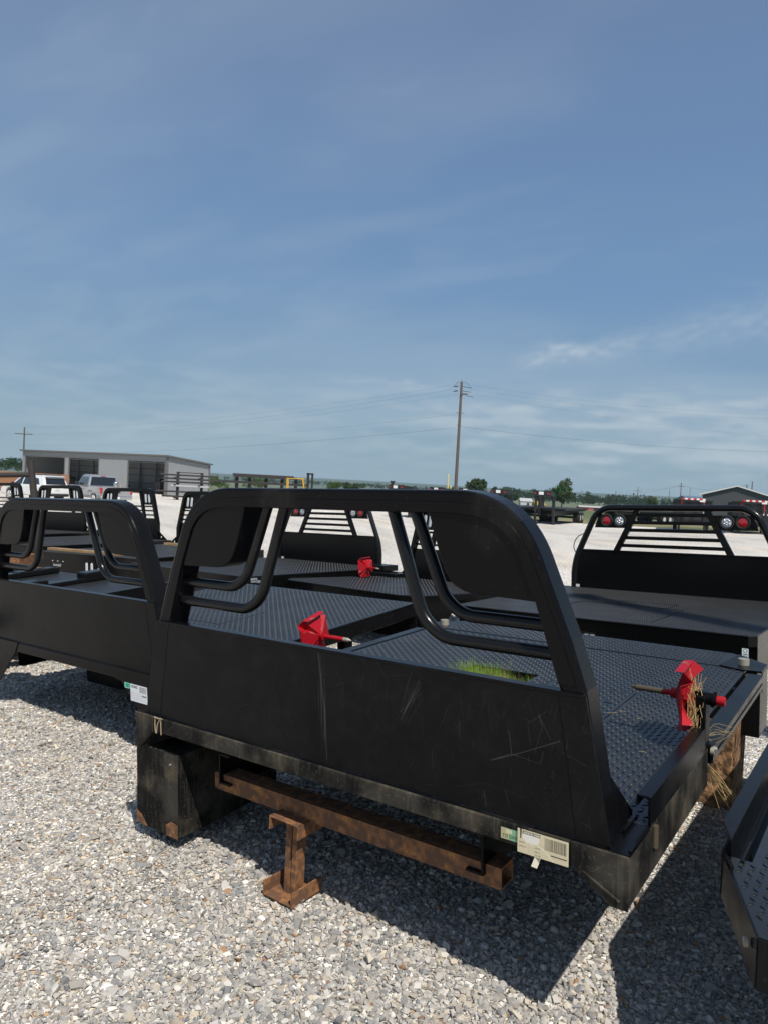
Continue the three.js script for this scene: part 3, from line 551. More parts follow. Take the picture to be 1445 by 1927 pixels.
/* the second bed, on the left */
function leftBed() {
  const P = [-1.1283, .4802, -3.9604, .61498, .04, .0708];
  const g = frame('flatbed', 'clean black truck flatbed on the left, small teal and white stickers on its front corner', 'truck bed', P);
  frontRack(g, M.paint, M.tube, M.paint);
  part('front_sill', BX(-2.13, -.004, -.068, -.004, 0, .07, .005), M.paint, g);
  part('corner_plate', PXY([[.002, -.002], [-.50, -.002], [-.50, -.072], [-.452, -.074], [-.292, -.222], [.002, -.222]], -.005, .004, .0015), M.paint, g);
  part('corner_plate', PXY([[-2.136, -.002], [-1.6, -.002], [-1.644, -.074], [-1.876, -.305], [-2.136, -.305]], -.005, .004, .0015), M.paint, g);
  part('front_cap', BX(-2.13, 0, -.012, -.001, .008, .12, .002), M.paint, g);
  part('deck', PXV([[-2.13, .12], [0, .12], [0, 2.49], [-2.13, 2.49]], -.008, 0, 0, [[[-1.36, 1.085], [-.826, 1.085], [-.826, 1.573], [-1.36, 1.573]]]), M.deck, g);
  lugs(g, [[-2.11, .14], [-.02, .14], [-.02, 2.47], [-2.11, 2.47]], 0, [[-1.36, -.826, 1.085, 1.573]]); lugs(g, [[-1.354, 1.093], [-.834, 1.093], [-.834, 1.565], [-1.354, 1.565]], .0005, [[-1.10, -1.06, 1.46, 1.476]]);
  part('deck_lid', PXV([[-1.354, 1.093], [-.834, 1.093], [-.834, 1.565], [-1.354, 1.565]], -.007, .0005, 0, [[[-1.10, 1.46], [-1.06, 1.46], [-1.06, 1.476], [-1.10, 1.476]]]), M.deck, g);
  part('lid_pan', BX(-1.38, -.81, -.07, -.06, 1.07, 1.59), M.paint, g);
  for (const u of [-.006, -2.13]) part('side_rail', [BX(u - .002, u + .008, -.11, -.006, .08, 2.49, .003), BX(u - .006, u + .012, -.008, .004, .12, 2.49, .004)], M.paint, g);
  part('rear_board', BX(-2.13, 0, -.30, -.009, 2.48, 2.495), M.paint, g);
  channelSill(g, -1.806, 1, .10, 2.4, -.21, -.07, M.paint); channelSill(g, -.505, -1, .10, 2.4, -.20, -.07, M.paint);
  for (let k = 0; k < 6; k++) part('cross_member', BX(-2.1, -.03, -.07, -.012, .3 + k * .36, .35 + k * .36), M.paint, g);
  part('underbody_box', BX(-1.62, -1.2, -.40, -.075, .5, 1.1, .005), M.paint, g);
  for (const q of [BX(-.53, -.45, -.48, -.20, .9, 1.0), BX(-1.83, -1.75, -.52, -.2, .9, 1.0), BX(-.53, -.45, -.56, -.20, 2.1, 2.2), BX(-1.83, -1.75, -.62, -.2, 2.1, 2.2)]) part('support_leg', q, M.paint, g);
  decal(g, 'teal_sticker', .05, .033, [-.386, -.094, -.0062], 0, (c, w, h) => { c.fillStyle = '#7fd6c0'; c.fillRect(0, 0, w, h); c.fillStyle = '#2fae92'; c.fillRect(w * .2, h * .15, w * .7, h * .65); c.fillStyle = '#17604f'; c.font = `bold ${h * .34}px sans-serif`; c.fillText('OK', w * .4, h * .45); c.fillText('SHIP', w * .3, h * .78); }, 128);
  decal(g, 'shipping_label', .156, .101, [-.278, -.128, -.0062], 0, (c, w, h) => {
    const q = mulberry(19); c.fillStyle = '#e9ecef'; c.fillRect(0, 0, w, h); c.fillStyle = '#17181a'; c.fillRect(w * .06, h * .08, w * .38, h * .13); c.fillStyle = '#fff'; c.font = `bold ${h * .1}px sans-serif`; c.fillText('NORTH FORCE', w * .07, h * .18);
    c.fillStyle = '#3c4044'; let x = w * .55; while (x < w * .93) { const b = 2 + q() * 8; c.fillRect(x, h * .07, b, h * .34); x += b + 3 + q() * 7; }
    c.fillStyle = '#55585c'; c.font = `${h * .07}px sans-serif`; ['MODEL', 'SERIAL', 'SIZE', 'COLOR'].forEach((t, i) => { c.fillText(t, w * .04, h * (.5 + .11 * i)); c.fillText('- - - -', w * .34, h * (.5 + .11 * i)); c.fillRect(w * .24, h * (.52 + .11 * i), w * .7, 2); });
    c.fillStyle = '#33363a'; c.fillRect(w * .68, h * .56, w * .26, h * .06); c.fillRect(w * .22, h * .42, 2, h * .46);
  }, 512);
  // bed beyond it to the left, edge to edge
  return P;
}
leftBed();

/* far-left front-row bed, mostly outside the picture; same heading as the second bed */
{
  const cy = Math.cos(.61498), sy = Math.sin(.61498), u0 = -2.6;
  const g = frame('flatbed', 'black flatbed with two raised lengthwise beams on its deck, left of the clean flatbed', 'truck bed', [-1.1283 + cy * u0, .4802 + .04 * u0, -3.9604 + sy * u0, .61498, .04, .0708]);
  part('deck', PXV([[-2.1, -.4], [-.16, -.4], [-.16, 2.03], [-2.1, 2.03]], -.008, 0), M.deck, g);
  lugs(g, [[-2.1, -.4], [-.16, -.4], [-.16, 2.03], [-2.1, 2.03]], 0, [[-1.1, -.9, -.1, 2], [-1.99, -1.83, -.1, 2]]);
  part('side_rail', [BX(-.03, .01, -.1, .035, -.4, 2.06, .006), BX(-.15, -.04, -.1, -.06, -.4, 2.03)], M.paint, g);
  part('side_rail', BX(-2.13, -2.09, -.1, .035, -.4, 2.06, .006), M.paint, g);
  part('deck_beam', [BX(-1.08, -.92, .001, .045, -.1, 2.0, .008), BX(-1.10, -.90, .001, .09, 1.1, 1.32, .02), BX(-1.09, -.91, .001, .10, 1.72, 1.98, .02)], M.paint, g);
  part('deck_beam', [BX(-1.98, -1.84, .001, .06, -.1, 1.98, .008), BX(-1.99, -1.83, .001, .07, 1.5, 1.95, .02)], M.paint, g);
  part('rear_board', BX(-2.12, 0, -.3, -.009, 2.03, 2.045), M.paint, g);
  for (const q of [BX(-.5, -.42, -.42, -.01, .4, .5), BX(-1.7, -1.62, -.42, -.01, .4, .5), BX(-.5, -.42, -.5, -.01, 1.6, 1.7), BX(-1.7, -1.62, -.5, -.01, 1.6, 1.7)]) part('support_leg', q, M.paint, g);
}

/* bed at the right edge: its tail end points at the camera */
{
  const p = [.70416 + .817 * .13 + .576 * .30, .60, -1.91509 + .576 * .13 - .817 * .30];
  const g = frame('flatbed', 'black bale flatbed cut off by the right edge, its tapered tail nearest the camera', 'truck bed', [...p, .61441, .02, 0]);
  const o = [[.062, 0], [.20, -.385], [1.9, -.385], [2.04, 0], [2.04, 2.3], [.13, 2.3], [.13, .0]];
  part('deck', PXV(o, -.01, -.002), M.deck, g); lugs(g, o, -.002);
  part('tail_skirt', [PXV([[.2, -.392], [1.9, -.392], [1.9, -.38], [.2, -.38]], -.125, -.004), PXV([[.052, 0], [.196, -.392], [.205, -.385], [.062, .004]], -.12, -.0025)], M.paint, g);
  part('corner_pocket', [PXV([[.052, .0], [.088, -.09], [.096, -.085], [.062, .004]], -.11, .010), BX(.05, .056, -.12, .01, .0, .12), BX(.105, .112, -.05, .008, -.03, .12)], M.paint, g);
  part('lift_arm', [PXV([[.079, -.037], [.086, 2.2], [.042, 2.2], [.035, .087]], .052, .060, .002), PXV([[.079, -.033], [.086, 2.2], [.078, 2.2], [.072, -.02]], -.05, .0515)], M.paint, g);
  part('light_leak_filler', BX(.06, .135, -.07, -.062, .10, 2.25), M.paint, g);  // added plate, stops sunlight leaking through between arm and deck
  part('oval_marker', CYL([.170, -.05, -.335], [.162, -.05, -.338], .012), M.bolt, g);
  for (const q of [BX(.4, .5, -.6, -.01, .3, .4), BX(1.5, 1.6, -.6, -.01, .3, .4), BX(.4, .5, -.6, -.01, 1.8, 1.9), BX(1.5, 1.6, -.6, -.01, 1.8, 1.9)]) part('support_leg', q, M.paint, g);
  part('frame_rail', [BX(.5, .58, -.2, -.012, -.2, 2.2), BX(1.5, 1.58, -.2, -.012, -.2, 2.2)], M.paint, g);
}

/* back row: beds facing away, so their racks are seen from the load side */
function lamp(g, name, u, y, v, mat, r = .055) {
  const l = part(name, [new THREE.SphereGeometry(r, 24, 10, 0, 6.2832, 0, 1.0).scale(1, .25, 1).rotateX(Math.PI / 2).translate(u, y, -v + .002)], mat, g);
  part('grommet', new THREE.TorusGeometry(r + .004, .011, 10, 28).translate(u, y, -v + .008), M.rubber, l);
  if (mat === M.clearLens) part('reflector_cell', [[0, 0], [.024, .012], [-.024, -.012], [.008, .026], [-.008, -.026], [.022, -.018], [-.022, .018]].map(([a, b]) => new THREE.SphereGeometry(.0095, 8, 6).translate(u + a, y + b, -v + .012)), M.chrome, l);
}
function roundRack(g, o, v, hr = .92) { // rack of bent tube, o = left offset, 2.15 wide
  const X = (u) => o + u, Y = 2.15, f = (s, u) => s ? X(Y - u) : X(u);
  part('rack_tube', TB([[X(0.03), 0, v], [X(.03), .28, v], [X(.30), hr - .04, v], [X(Y - .30), hr - .04, v], [X(Y - .03), .28, v], [X(Y - .03), 0, v]], .034, .14, 120, 12), M.tube, g);
  part('headboard', PXY([[X(.03), .0], [X(Y - .03), 0], [X(Y - .03), .27], [X(Y - .12), .412], [X(.12), .412], [X(.03), .27]], v - .004, v + .004), M.gloss, g);
  part('headboard_lip', BX(X(.11), X(Y - .11), .405, .425, v - .012, v + .012, .004), M.gloss, g);
  for (const s of [0, 1]) {
    part('upright', PXY([[f(s, .47), .41], [f(s, .535), .41], [f(s, .76), hr - .06], [f(s, .695), hr - .06]].sort(() => 0), v - .022, v + .022, .004), M.gloss, g);
    part('lamp_plate', PXY([[f(s, .262), .665], [f(s, .63), .665], [f(s, .70), .81], [f(s, .312), .81]], v - .003, v + .003), M.gloss, g);
    lamp(g, 'tail_lamp', f(s, .40), .745, v - .006, M.redLens); lamp(g, 'work_lamp', f(s, .543), .743, v - .006, M.clearLens);
  }
  for (const y of [.48, .563, .645, .725, .807]) { const t = (y - .41) / .45, a = lerp(.51, .73, t); part('louvre', BX(X(a), X(Y - a), y - .018, y + .018, v - .006, v + .01, .003).translate(0, 0, 0), M.gloss, g); }
}
function ovalLamp(g, u, y, v, lean) {
  const c = new THREE.CapsuleGeometry(.026, .12, 4, 12).scale(1, 1, .35).rotateZ(lean).translate(u, y, -v);
  const l = part('oval_lamp', c, M.clearLens, g);
  part('grommet', new THREE.CapsuleGeometry(.033, .12, 4, 12).scale(1, 1, .28).rotateZ(lean).translate(u, y, -v - .004), M.rubber, l);
}
function gussetRack(g, Wd, v, hr = .95) { // square tube rack with foot gussets and upright oval lamps
  const f = (s, u) => s ? Wd - u : u;
  const sh = new THREE.Shape(), X = (u) => Wd - u;
  sh.moveTo(.27, 0); sh.lineTo(.27, .30); sh.lineTo(.40, .80); sh.quadraticCurveTo(.44, hr, .58, hr); sh.lineTo(X(.58), hr); sh.quadraticCurveTo(X(.44), hr, X(.40), .80); sh.lineTo(X(.27), .30); sh.lineTo(X(.27), 0);
  sh.lineTo(X(.34), 0); sh.lineTo(X(.34), .30); sh.lineTo(X(.46), .78); sh.quadraticCurveTo(X(.5), hr - .07, X(.6), hr - .07); sh.lineTo(.6, hr - .07); sh.quadraticCurveTo(.5, hr - .07, .46, .78); sh.lineTo(.34, .30); sh.lineTo(.34, 0); sh.closePath();
  part('rack_frame', PXY(sh, v - .035, v + .035, .008), M.gloss, g);
  part('headboard', PXY([[.31, 0], [Wd - .31, 0], [Wd - .31, .3], [Wd - .34, .39], [.34, .39], [.31, .3]], v - .004, v + .004), M.gloss, g);
  for (const s of [0, 1]) {
    part('foot_gusset', PXY([[f(s, .05), 0], [f(s, .28), 0], [f(s, .28), .17]], v - .005, v + .005, 0, [[[f(s, .185), .035], [f(s, .215), .035], [f(s, .215), .065], [f(s, .185), .065]]]), M.gloss, g);
    part('lamp_plate', PXY([[f(s, .42), .64], [f(s, .70), .64], [f(s, .76), hr - .06], [f(s, .5), hr - .06]], v - .003, v + .003), M.gloss, g);
    part('upright', PXY([[f(s, .62), .39], [f(s, .68), .39], [f(s, .80), hr - .06], [f(s, .74), hr - .06]], v - .02, v + .02, .003), M.gloss, g);
    ovalLamp(g, f(s, .525), .755, v - .012, s ? .12 : -.12); ovalLamp(g, f(s, .615), .755, v - .012, s ? .12 : -.12);
  }
  for (const y of [.45, .53, .61]) part('louvre', BX(.36 + (y - .4) * .25, Wd - .36 - (y - .4) * .25, y - .014, y + .014, v - .006, v + .01, .003), M.gloss, g);
}
function backBed(label, P, Wd, L, o) {
  const g = frame('flatbed', label, 'truck bed', P), c = o.taper ?? .06;
  const holes = (o.lids || []).map(([a, b, d, e]) => [[a, d], [b, d], [b, e], [a, e]]);
  part('deck', PXV([[0, c], [c, 0], [Wd - c, 0], [Wd, c], [Wd, L + .05], [0, L + .05]], -.008, 0, 0, holes), M.deck, g);
  for (const [a, b, d, e] of o.lids || []) { part('deck_lid', PXV([[a + .013, d + .013], [b - .013, d + .013], [b - .013, e - .013], [a + .013, e - .013]], -.007, -.001), M.deck, g); part('lid_pan', BX(a - .02, b + .02, -.07, -.06, d - .02, e + .02), M.gloss, g); }
  lugs(g, [[0, c], [c, 0], [Wd - c, 0], [Wd, c], [Wd, L - .02], [0, L - .02]], 0, (o.lids || []).map((h) => [h[0] - .01, h[1] + .01, h[2] - .01, h[3] + .01])); for (const [a, b, d, e] of o.lids || []) lugs(g, [[a + .01, d + .01], [b - .01, d + .01], [b - .01, e - .01], [a + .01, e - .01]], -.001);
  part('tail_board', BX(c, Wd - c, -(o.tail ?? .36), -.009, .004, .016), M.gloss, g);
  part('tail_return', BX(0, c + .01, -(o.tail ?? .36), -.009, c + .002, c + .014), M.gloss, g); part('tail_return', BX(Wd - c - .01, Wd, -(o.tail ?? .36), -.009, c + .002, c + .014), M.gloss, g);
  for (const s of [0, 1]) part('side_rail', [BX(s ? Wd - .012 : 0, s ? Wd : .012, -.13, -.009, c, L + .05), PXV(s ? [[Wd - c, .002], [Wd, c], [Wd - .01, c], [Wd - c, .012]] : [[0, c], [c, .002], [c, .012], [.01, c]], -.08, -.009), PYV([[c, -.3], [c, -.13], [.7, -.13], [.5, -.3]], s ? Wd - .01 : .002, s ? Wd - .002 : .01)], M.gloss, g);
  part('frame_rail', [BX(.7, .78, -.28, -.012, .1, L), BX(Wd - .78, Wd - .7, -.28, -.012, .1, L)], M.gloss, g);
  supportLegs(g, Wd, L, -.009, P[1] - gh(P[0], P[2]) + .12);
  if (o.rack === 'round') roundRack(g, (Wd - 2.15) / 2, L); else gussetRack(g, Wd, L);
  return g;
}
const text = (s, c1 = '#c9ced2', fnt = 'bold', bg = '#08090a', tr = 0) => (c, w, h) => { c.fillStyle = bg; c.fillRect(0, 0, w, h); c.fillStyle = c1; c.font = `${fnt} ${h * .86}px sans-serif`; c.textAlign = 'center'; c.save(); c.translate(w / 2, h * .82); c.scale(w / (c.measureText(s).width + 8), 1); c.fillText(s, 0, 0); c.restore(); };
// right back bed, with the big lamps
{
  const g = backBed('black flatbed at the right edge with big red and clear round rack lamps', [.6939, .5774, -6.5116, .6773, .0538, .0106], 2.46, 2.1045, { rack: 'round', taper: .05, tail: .40, lids: [[.75, 1.70, .16, .985], [.86, 1.545, 1.0, 1.30]] });
  decal(g, 'lettering', .62, .085, [1.0, -.148, .002], 0, text('NORTH FORCE', '#aab0b4'), 512);
  decal(g, 'inspection_sticker', .042, .085, [2.392, -.134, .002], 0, (c, w, h) => { c.fillStyle = '#dfe8e6'; c.fillRect(0, 0, w, h); c.fillStyle = '#7d9a90'; c.beginPath(); c.arc(w / 2, h * .2, w * .34, 0, 7); c.fill(); c.fillStyle = '#eef5f2'; c.beginPath(); c.moveTo(w * .3, h * .1); c.lineTo(w * .7, h * .1); c.lineTo(w * .62, h * .27); c.lineTo(w / 2, h * .33); c.lineTo(w * .38, h * .27); c.fill(); c.fillStyle = '#14191a'; c.fillRect(w * .15, h * .44, w * .7, h * .07); c.fillStyle = '#9fb3ad'; c.fillRect(w * .15, h * .56, w * .7, h * .2); }, 128);
  part('white_tag', BX(.20, .25, .006, .034, 2.085, 2.092), M.white, g);
  part('cable_loop', TB([[.33, .62, 2.15], [.16, .55, 2.2], [.12, .42, 2.2], [.2, .36, 2.15]], .005, .06, 30, 6), M.rubber, g);
}
{
  const g = backBed('black flatbed whose louvred rack with round lamps shows through the near rack', [-3.3813, .4131, -9.6622, .7071, .0441, -.0108], 2.46, 2.5085, { rack: 'round', tail: .34, lids: [[.9, 1.6, 1.1, 1.9]] });
  decal(g, 'lettering', .17, .075, [2.464, -.02, .17], Math.PI / 2, (c, w, h) => { c.fillStyle = '#08090a'; c.fillRect(0, 0, w, h); c.fillStyle = '#b4bcc2'; c.font = `bold ${h * .55}px sans-serif`; c.fillText('NORTH', w * .0, h * .52, w * .55); c.fillText('FORCE', w * .5, h * .92, w * .5); c.fillRect(0, h * .66, w * .46, h * .1); }, 256).position.y = -.05;
  part('white_tag', BX(.26, .30, .004, .03, 2.485, 2.495), M.white, g);
  part('side_arm_end', [BX(2.2, 2.62, -.03, .05, 2.2, 2.5, .01), BX(2.3, 2.9, -.10, -.035, 2.1, 2.45, .01)], M.paint, g);
}
{
  const g = backBed('black bale flatbed with a red gripper at its left edge, behind the near rack', [-1.1891, .4712, -8.4569, .8007, .0452, -.0313], 2.134, 1.9223, { rack: 'gusset', taper: .18, tail: .2, lids: [[.7, 1.3, .9, 1.4]] });
  gripper(g, [.16, .135, 1.23], .145, 1, .1);
  part('arm_bracket', BX(.05, .12, -.08, .15, 1.2, 1.28, .006), M.paint, g);
  part('lift_arm', BX(2.04, 2.16, -.06, .0, .5, 2.2, .012), M.paint, g);
}
const rowI = [-5.12, .38, -10.8, .53, .04, 0], stepR = [-1.94, -.045, -1.4];
const rowLabels = ['black flatbed with white script lettering and a long plank on its tail', 'black flatbed whose rack stands in front of the silver pickup tailgate', 'black flatbed whose rack stands in front of the white car', 'black flatbed whose rack is at the left picture edge'];
for (let k = 0; k < 4; k++) {
  const P = [rowI[0] + stepR[0] * k, rowI[1] + stepR[1] * k, rowI[2] + stepR[2] * k, .53, .04, 0];
  const g = backBed(rowLabels[k], P, 2.2, 2.5, { rack: 'gusset', tail: .36 });
  if (k === 0) {
    decal(g, 'script_lettering', .19, .06, [.43, -.185, .002], 0, text('Cannonball', '#d7d9da', 'bold italic'), 256);
    for (const u of [.33, .45, .57]) part('rivet', CYL([u, -.13, .004], [u, -.13, -.004], .007), M.white, g);
    ovalLamp(g, 1.10, -.20, 0, .06); ovalLamp(g, 1.21, -.20, 0, .06);
    decal(g, 'paper_tag', .05, .06, [1.36, -.21, .002], 0, (c, w, h) => { c.fillStyle = '#cfd3d4'; c.fillRect(0, 0, w, h); }, 32);
  }
}
// planks lie on the first of that row
{
  const cy = Math.cos(.53), sy = Math.sin(.53), on = (u, v, y = 0) => [rowI[0] + cy * u + sy * v, rowI[1] + .04 * u + y, rowI[2] + sy * u - cy * v];
  const a = part('wooden_plank', BX(-.02, 1.62, .001, .042, -.045, .045, .004), M.wood); a.position.set(...on(0, .2)); a.rotation.order = 'YXZ'; a.rotation.set(0, -.53 - .03, .04);
  tag(a, 'long pale wooden plank lying along the tail of the flatbed with white lettering', 'plank');
  const b = part('wooden_plank', BX(-.1, .6, .001, .045, -.05, .05, .004), M.wood); b.position.set(...on(.35, 2.25)); b.rotation.order = 'YXZ'; b.rotation.set(0, -.53, .04);
  tag(b, 'short wooden plank seen between the left flatbed post and the near rack', 'plank');
}

/* ---------- beyond the beds ---------- */
const gray = (v) => col(v, v, v);
const mSteel = std({ color: col(.035, .03, .027), roughness: .75 }), mDark = std({ color: gray(.016), roughness: .6 }), mBlack = std({ color: gray(.012), roughness: .4 });
const mSheet = std({ color: col(.29, .305, .315), roughness: .55, metalness: .15 }), mTrim = std({ color: col(.13, .126, .122), roughness: .6 }), mPole = std({ color: col(.12, .095, .075), roughness: .95 });
const mCedar = std({ map: dataTex(128, (u, v) => { const k = .6 + .7 * fbm(u * 4, v, 8, 88, 4); return [.36 * k, .17 * k, .085 * k]; }, true, 1.2), roughness: .9 });
const mYellow = std({ color: col(.62, .36, .02), roughness: .5 }), mRedTape = std({ color: col(.55, .02, .03), roughness: .5 }), mConc = std({ color: gray(.4), roughness: .9 });
const mRackY = std({ color: col(.38, .24, .04), roughness: .7 }), mPaleRoof = std({ color: col(.45, .42, .40), roughness: .6 });
const mRim = std({ color: col(.62, .62, .6), roughness: .4, metalness: .3 });
function proj(x, y, z) { const a = x, b = y - EYE, c = z; const X = a * CR + b * SR * CP + c * SR * SP, Y = -a * SR + b * CR * CP + c * CR * SP, Z = b * SP - c * CP; return [722.5 + FOC * X / Z, 963.5 - FOC * Y / Z]; }
const heading = (dx, dz) => Math.atan2(dz, dx);

/* leaning post and rusty base among the far-left beds */
{
  const b = at(84, 1078, 9.6), g = thing('gantry', 'dark steel gantry with a leaning post, crossbar and rusty base, left of the white car', 'gantry', [b[0], 0, b[2]], [0, -.1, 0]), y0 = gh(b[0], b[2]);
  const top = at(88, 1050, 9.6)[1];
  part('base', [BX(-1.3, -.36, top - .17, top, 0, .4, .01)], M.rust, g);
  part('leg', [BX(-.35, -.2, y0, top - .17, .1, .3), BX(-1.2, -1.05, y0, top - .17, .1, .3)], M.rust, g);
  const p = at(51, 866, 9.9), q = at(70, 1052, 9.9), L = (a) => [Math.cos(.1) * (a[0] - b[0]) + -Math.sin(.1) * -0 + 0, a[1], -(a[2] - b[2])];
  part('post', CYL(L(q), L(p), .062, .05, 4), mSteel, g);
  const c = at(50, 893, 9.9), d = at(-60, 894, 9.9); part('crossbar', CYL(L(c), L(d), .035, .035, 4), mSteel, g);
}
/* open-fronted metal shed */
{
  const R = at(313, 931, 80), Lf = at(42, 906, 89), len = Math.hypot(R[0] - Lf[0], R[2] - Lf[2]), yaw = heading(R[0] - Lf[0], R[2] - Lf[2]), g0 = -.58;
  const g = thing('metal_shed', 'long grey metal shed with three dark open bays behind the parked cars', 'shed', [Lf[0], g0, Lf[2]], [0, -yaw, 0]);
  const cy = Math.cos(yaw), sy = Math.sin(yaw), wp = (u, v, y) => [Lf[0] + cy * u + sy * v, g0 + y, Lf[2] + sy * u - cy * v];
  const H = at(316, 858, 80)[1] - g0, uAt = (px) => { let lo = 0, hi = len; for (let i = 0; i < 40; i++) { const m = (lo + hi) / 2; proj(...wp(m, 0, 2))[0] < px ? lo = m : hi = m; } return lo; };
  let D = 4; while (proj(...wp(len, D, H - .5))[0] < 395 && D < 16) D += .1;
  const yb = at(396, 874, -wp(len, D, 0)[2])[1] - g0, oh = H - .62;
  const rib = (u0, u1, y0, y1, v) => { const a = [BX(u0, u1, y0, y1, v, v + .05)]; for (let u = u0 + .15; u < u1 - .1; u += .3) a.push(BX(u - .03, u + .03, y0, y1, v - .03, v)); return a; };
  const bays = [[48, 122], [130, 186], [241, 311]].map((b) => b.map(uAt));
  part('fascia', rib(0, len, oh, H - .1, 0), mSheet, g);
  part('wall_panel', rib(0, bays[0][0], 0, oh, 0), mSheet, g); part('wall_panel', rib(bays[0][1], bays[1][0], 0, oh, 0), mSheet, g); part('wall_panel', rib(bays[1][1], bays[2][0], 0, oh, 0), mSheet, g); part('wall_panel', rib(bays[2][1], len, 0, oh, 0), mSheet, g);
  for (const [a, b] of bays) part('bay_frame', [BX(a - .06, a + .04, 0, oh, -.045, .1), BX(b - .04, b + .06, 0, oh, -.045, .1), BX(a + .04, b - .04, oh - .07, oh + .02, -.045, .1)], mTrim, g);
  const side = (u, s) => { const a = [PYV([[.05, 0], [D - .05, 0], [D - .05, yb - .1], [.05, H - .1]], u, u + .05)]; for (let v = .2; v < D - .1; v += .3) a.push(BX(s ? u + .05 : u - .03, s ? u + .08 : u, 0, lerp(H, yb, v / D) - .12, v - .03, v + .03)); return a; };
  part('side_wall', side(len - .05, 1), mSheet, g); part('side_wall', side(0, 0), mSheet, g); part('back_wall', BX(0, len, 0, yb - .1, D - .05, D), mSheet, g);
  part('corner_trim', [BX(len - .12, len + .1, 0, H - .1, -.06, .12), BX(len - .02, len + .1, 0, yb - .1, D - .15, D + .05)], mTrim, g);
  part('roof', PYV([[-.3, H - .06], [-.3, H + .1], [D + .3, yb + .08], [D + .3, yb - .08]], -.25, len + .3), mTrim, g);
  for (let u = 1.5; u < len; u += 2.6) part('column', BX(u - .08, u + .08, 0, yb - .2, D - .4, D - .2), mSheet, g);
  for (const y of [1.1, 2.1, 2.9]) part('girt', BX(.1, len - .1, y - .05, y + .05, D - .2, D - .1), mTrim, g);
  // goods in the dark bays
  const r = mulberry(6); for (let k = 0; k < 9; k++) { const [a, b] = bays[k % 3], u = lerp(a + .5, b - 1.2, r()), hh = .5 + r(); part('stored_crate', [BX(u, u + .9, 0, hh, D * .5, D * .75, .03), BX(u + .1, u + .5, hh, hh + .4 * r(), D * .55, D * .7, .02)], k % 2 ? mDark : mTrim, g); }
}
/* cedar fence */
{
  const a = at(-60, 883, 68), b = at(131, 893, 62), len = Math.hypot(b[0] - a[0], b[2] - a[2]), yaw = heading(b[0] - a[0], b[2] - a[2]), y0 = -.6, h = a[1] - y0;
  const g = thing('wooden_fence', 'red-brown wooden board fence behind the white car', 'fence', [a[0], y0, a[2]], [0, -yaw, 0]), n = Math.floor(len / .15), r = mulberry(3), geos = [0, 1, 2].map((k) => finish(BX(.006, .144, .04, h + .02 * k - .02, 0, .02 + .004 * k)));
  for (let i = 0; i < n; i++) { const m = new THREE.Mesh(geos[Math.floor(r() * 3)], mCedar); m.name = 'board'; m.position.x = i * .15; m.castShadow = m.receiveShadow = true; g.add(m); }
  part('rail', [BX(0, len, .4, .49, .025, .06), BX(0, len, h - .4, h - .31, .025, .06)], mCedar, g);
}
/* vehicles: u to the right, v forward, tail at v = 0 */
function taper(g, y0, y1, k, v0 = 0) { const p = g.attributes.position; for (let i = 0; i < p.count; i++) { const t = clamp((p.getY(i) - y0) / (y1 - y0)); p.setX(i, p.getX(i) * (1 - k * t)); } g.computeVertexNormals(); return g; }
function wheel(g, u, v, r, w, rim = mRim) {
  const s = Math.sign(u), q = part('wheel', [CYL([u, r, v], [u - s * w, r, v], r, r, 28), new THREE.TorusGeometry(r - .05, .05, 8, 28).rotateY(Math.PI / 2).translate(u - s * .03, r, -v)], M.rubber, g);
  const sp = [CYL([u + s * .012, r, v], [u - s * .02, r, v], r * .2, r * .2, 12)]; for (let k = 0; k < 5; k++) { const a = k / 5 * 6.283; sp.push(CYL([u + s * .008, r + Math.sin(a) * r * .1, v + Math.cos(a) * r * .1], [u + s * .008, r + Math.sin(a) * r * .6, v + Math.cos(a) * r * .6], .05, .06, 6)); }
  sp.push(new THREE.TorusGeometry(r * .62, .03, 8, 24).rotateY(Math.PI / 2).translate(u, r, -v)); part('rim', sp, rim, q);
}
function bodyShape(pts, arcs) { // closed (v,y) outline whose bottom edge runs from the front to the tail with wheel arches
  const s = new THREE.Shape(); pts.forEach((p, i) => i ? s.lineTo(p[0], p[1]) : s.moveTo(p[0], p[1]));
  for (const [v, y, r] of arcs) { s.lineTo(v + r, y); s.absarc(v, y, r, 0, Math.PI, false); }
  s.closePath(); return s;
}
const sideEx = (shape, hw, b) => EX(shape, hw * 2, b).rotateY(Math.PI / 2).translate(-hw, 0, 0);
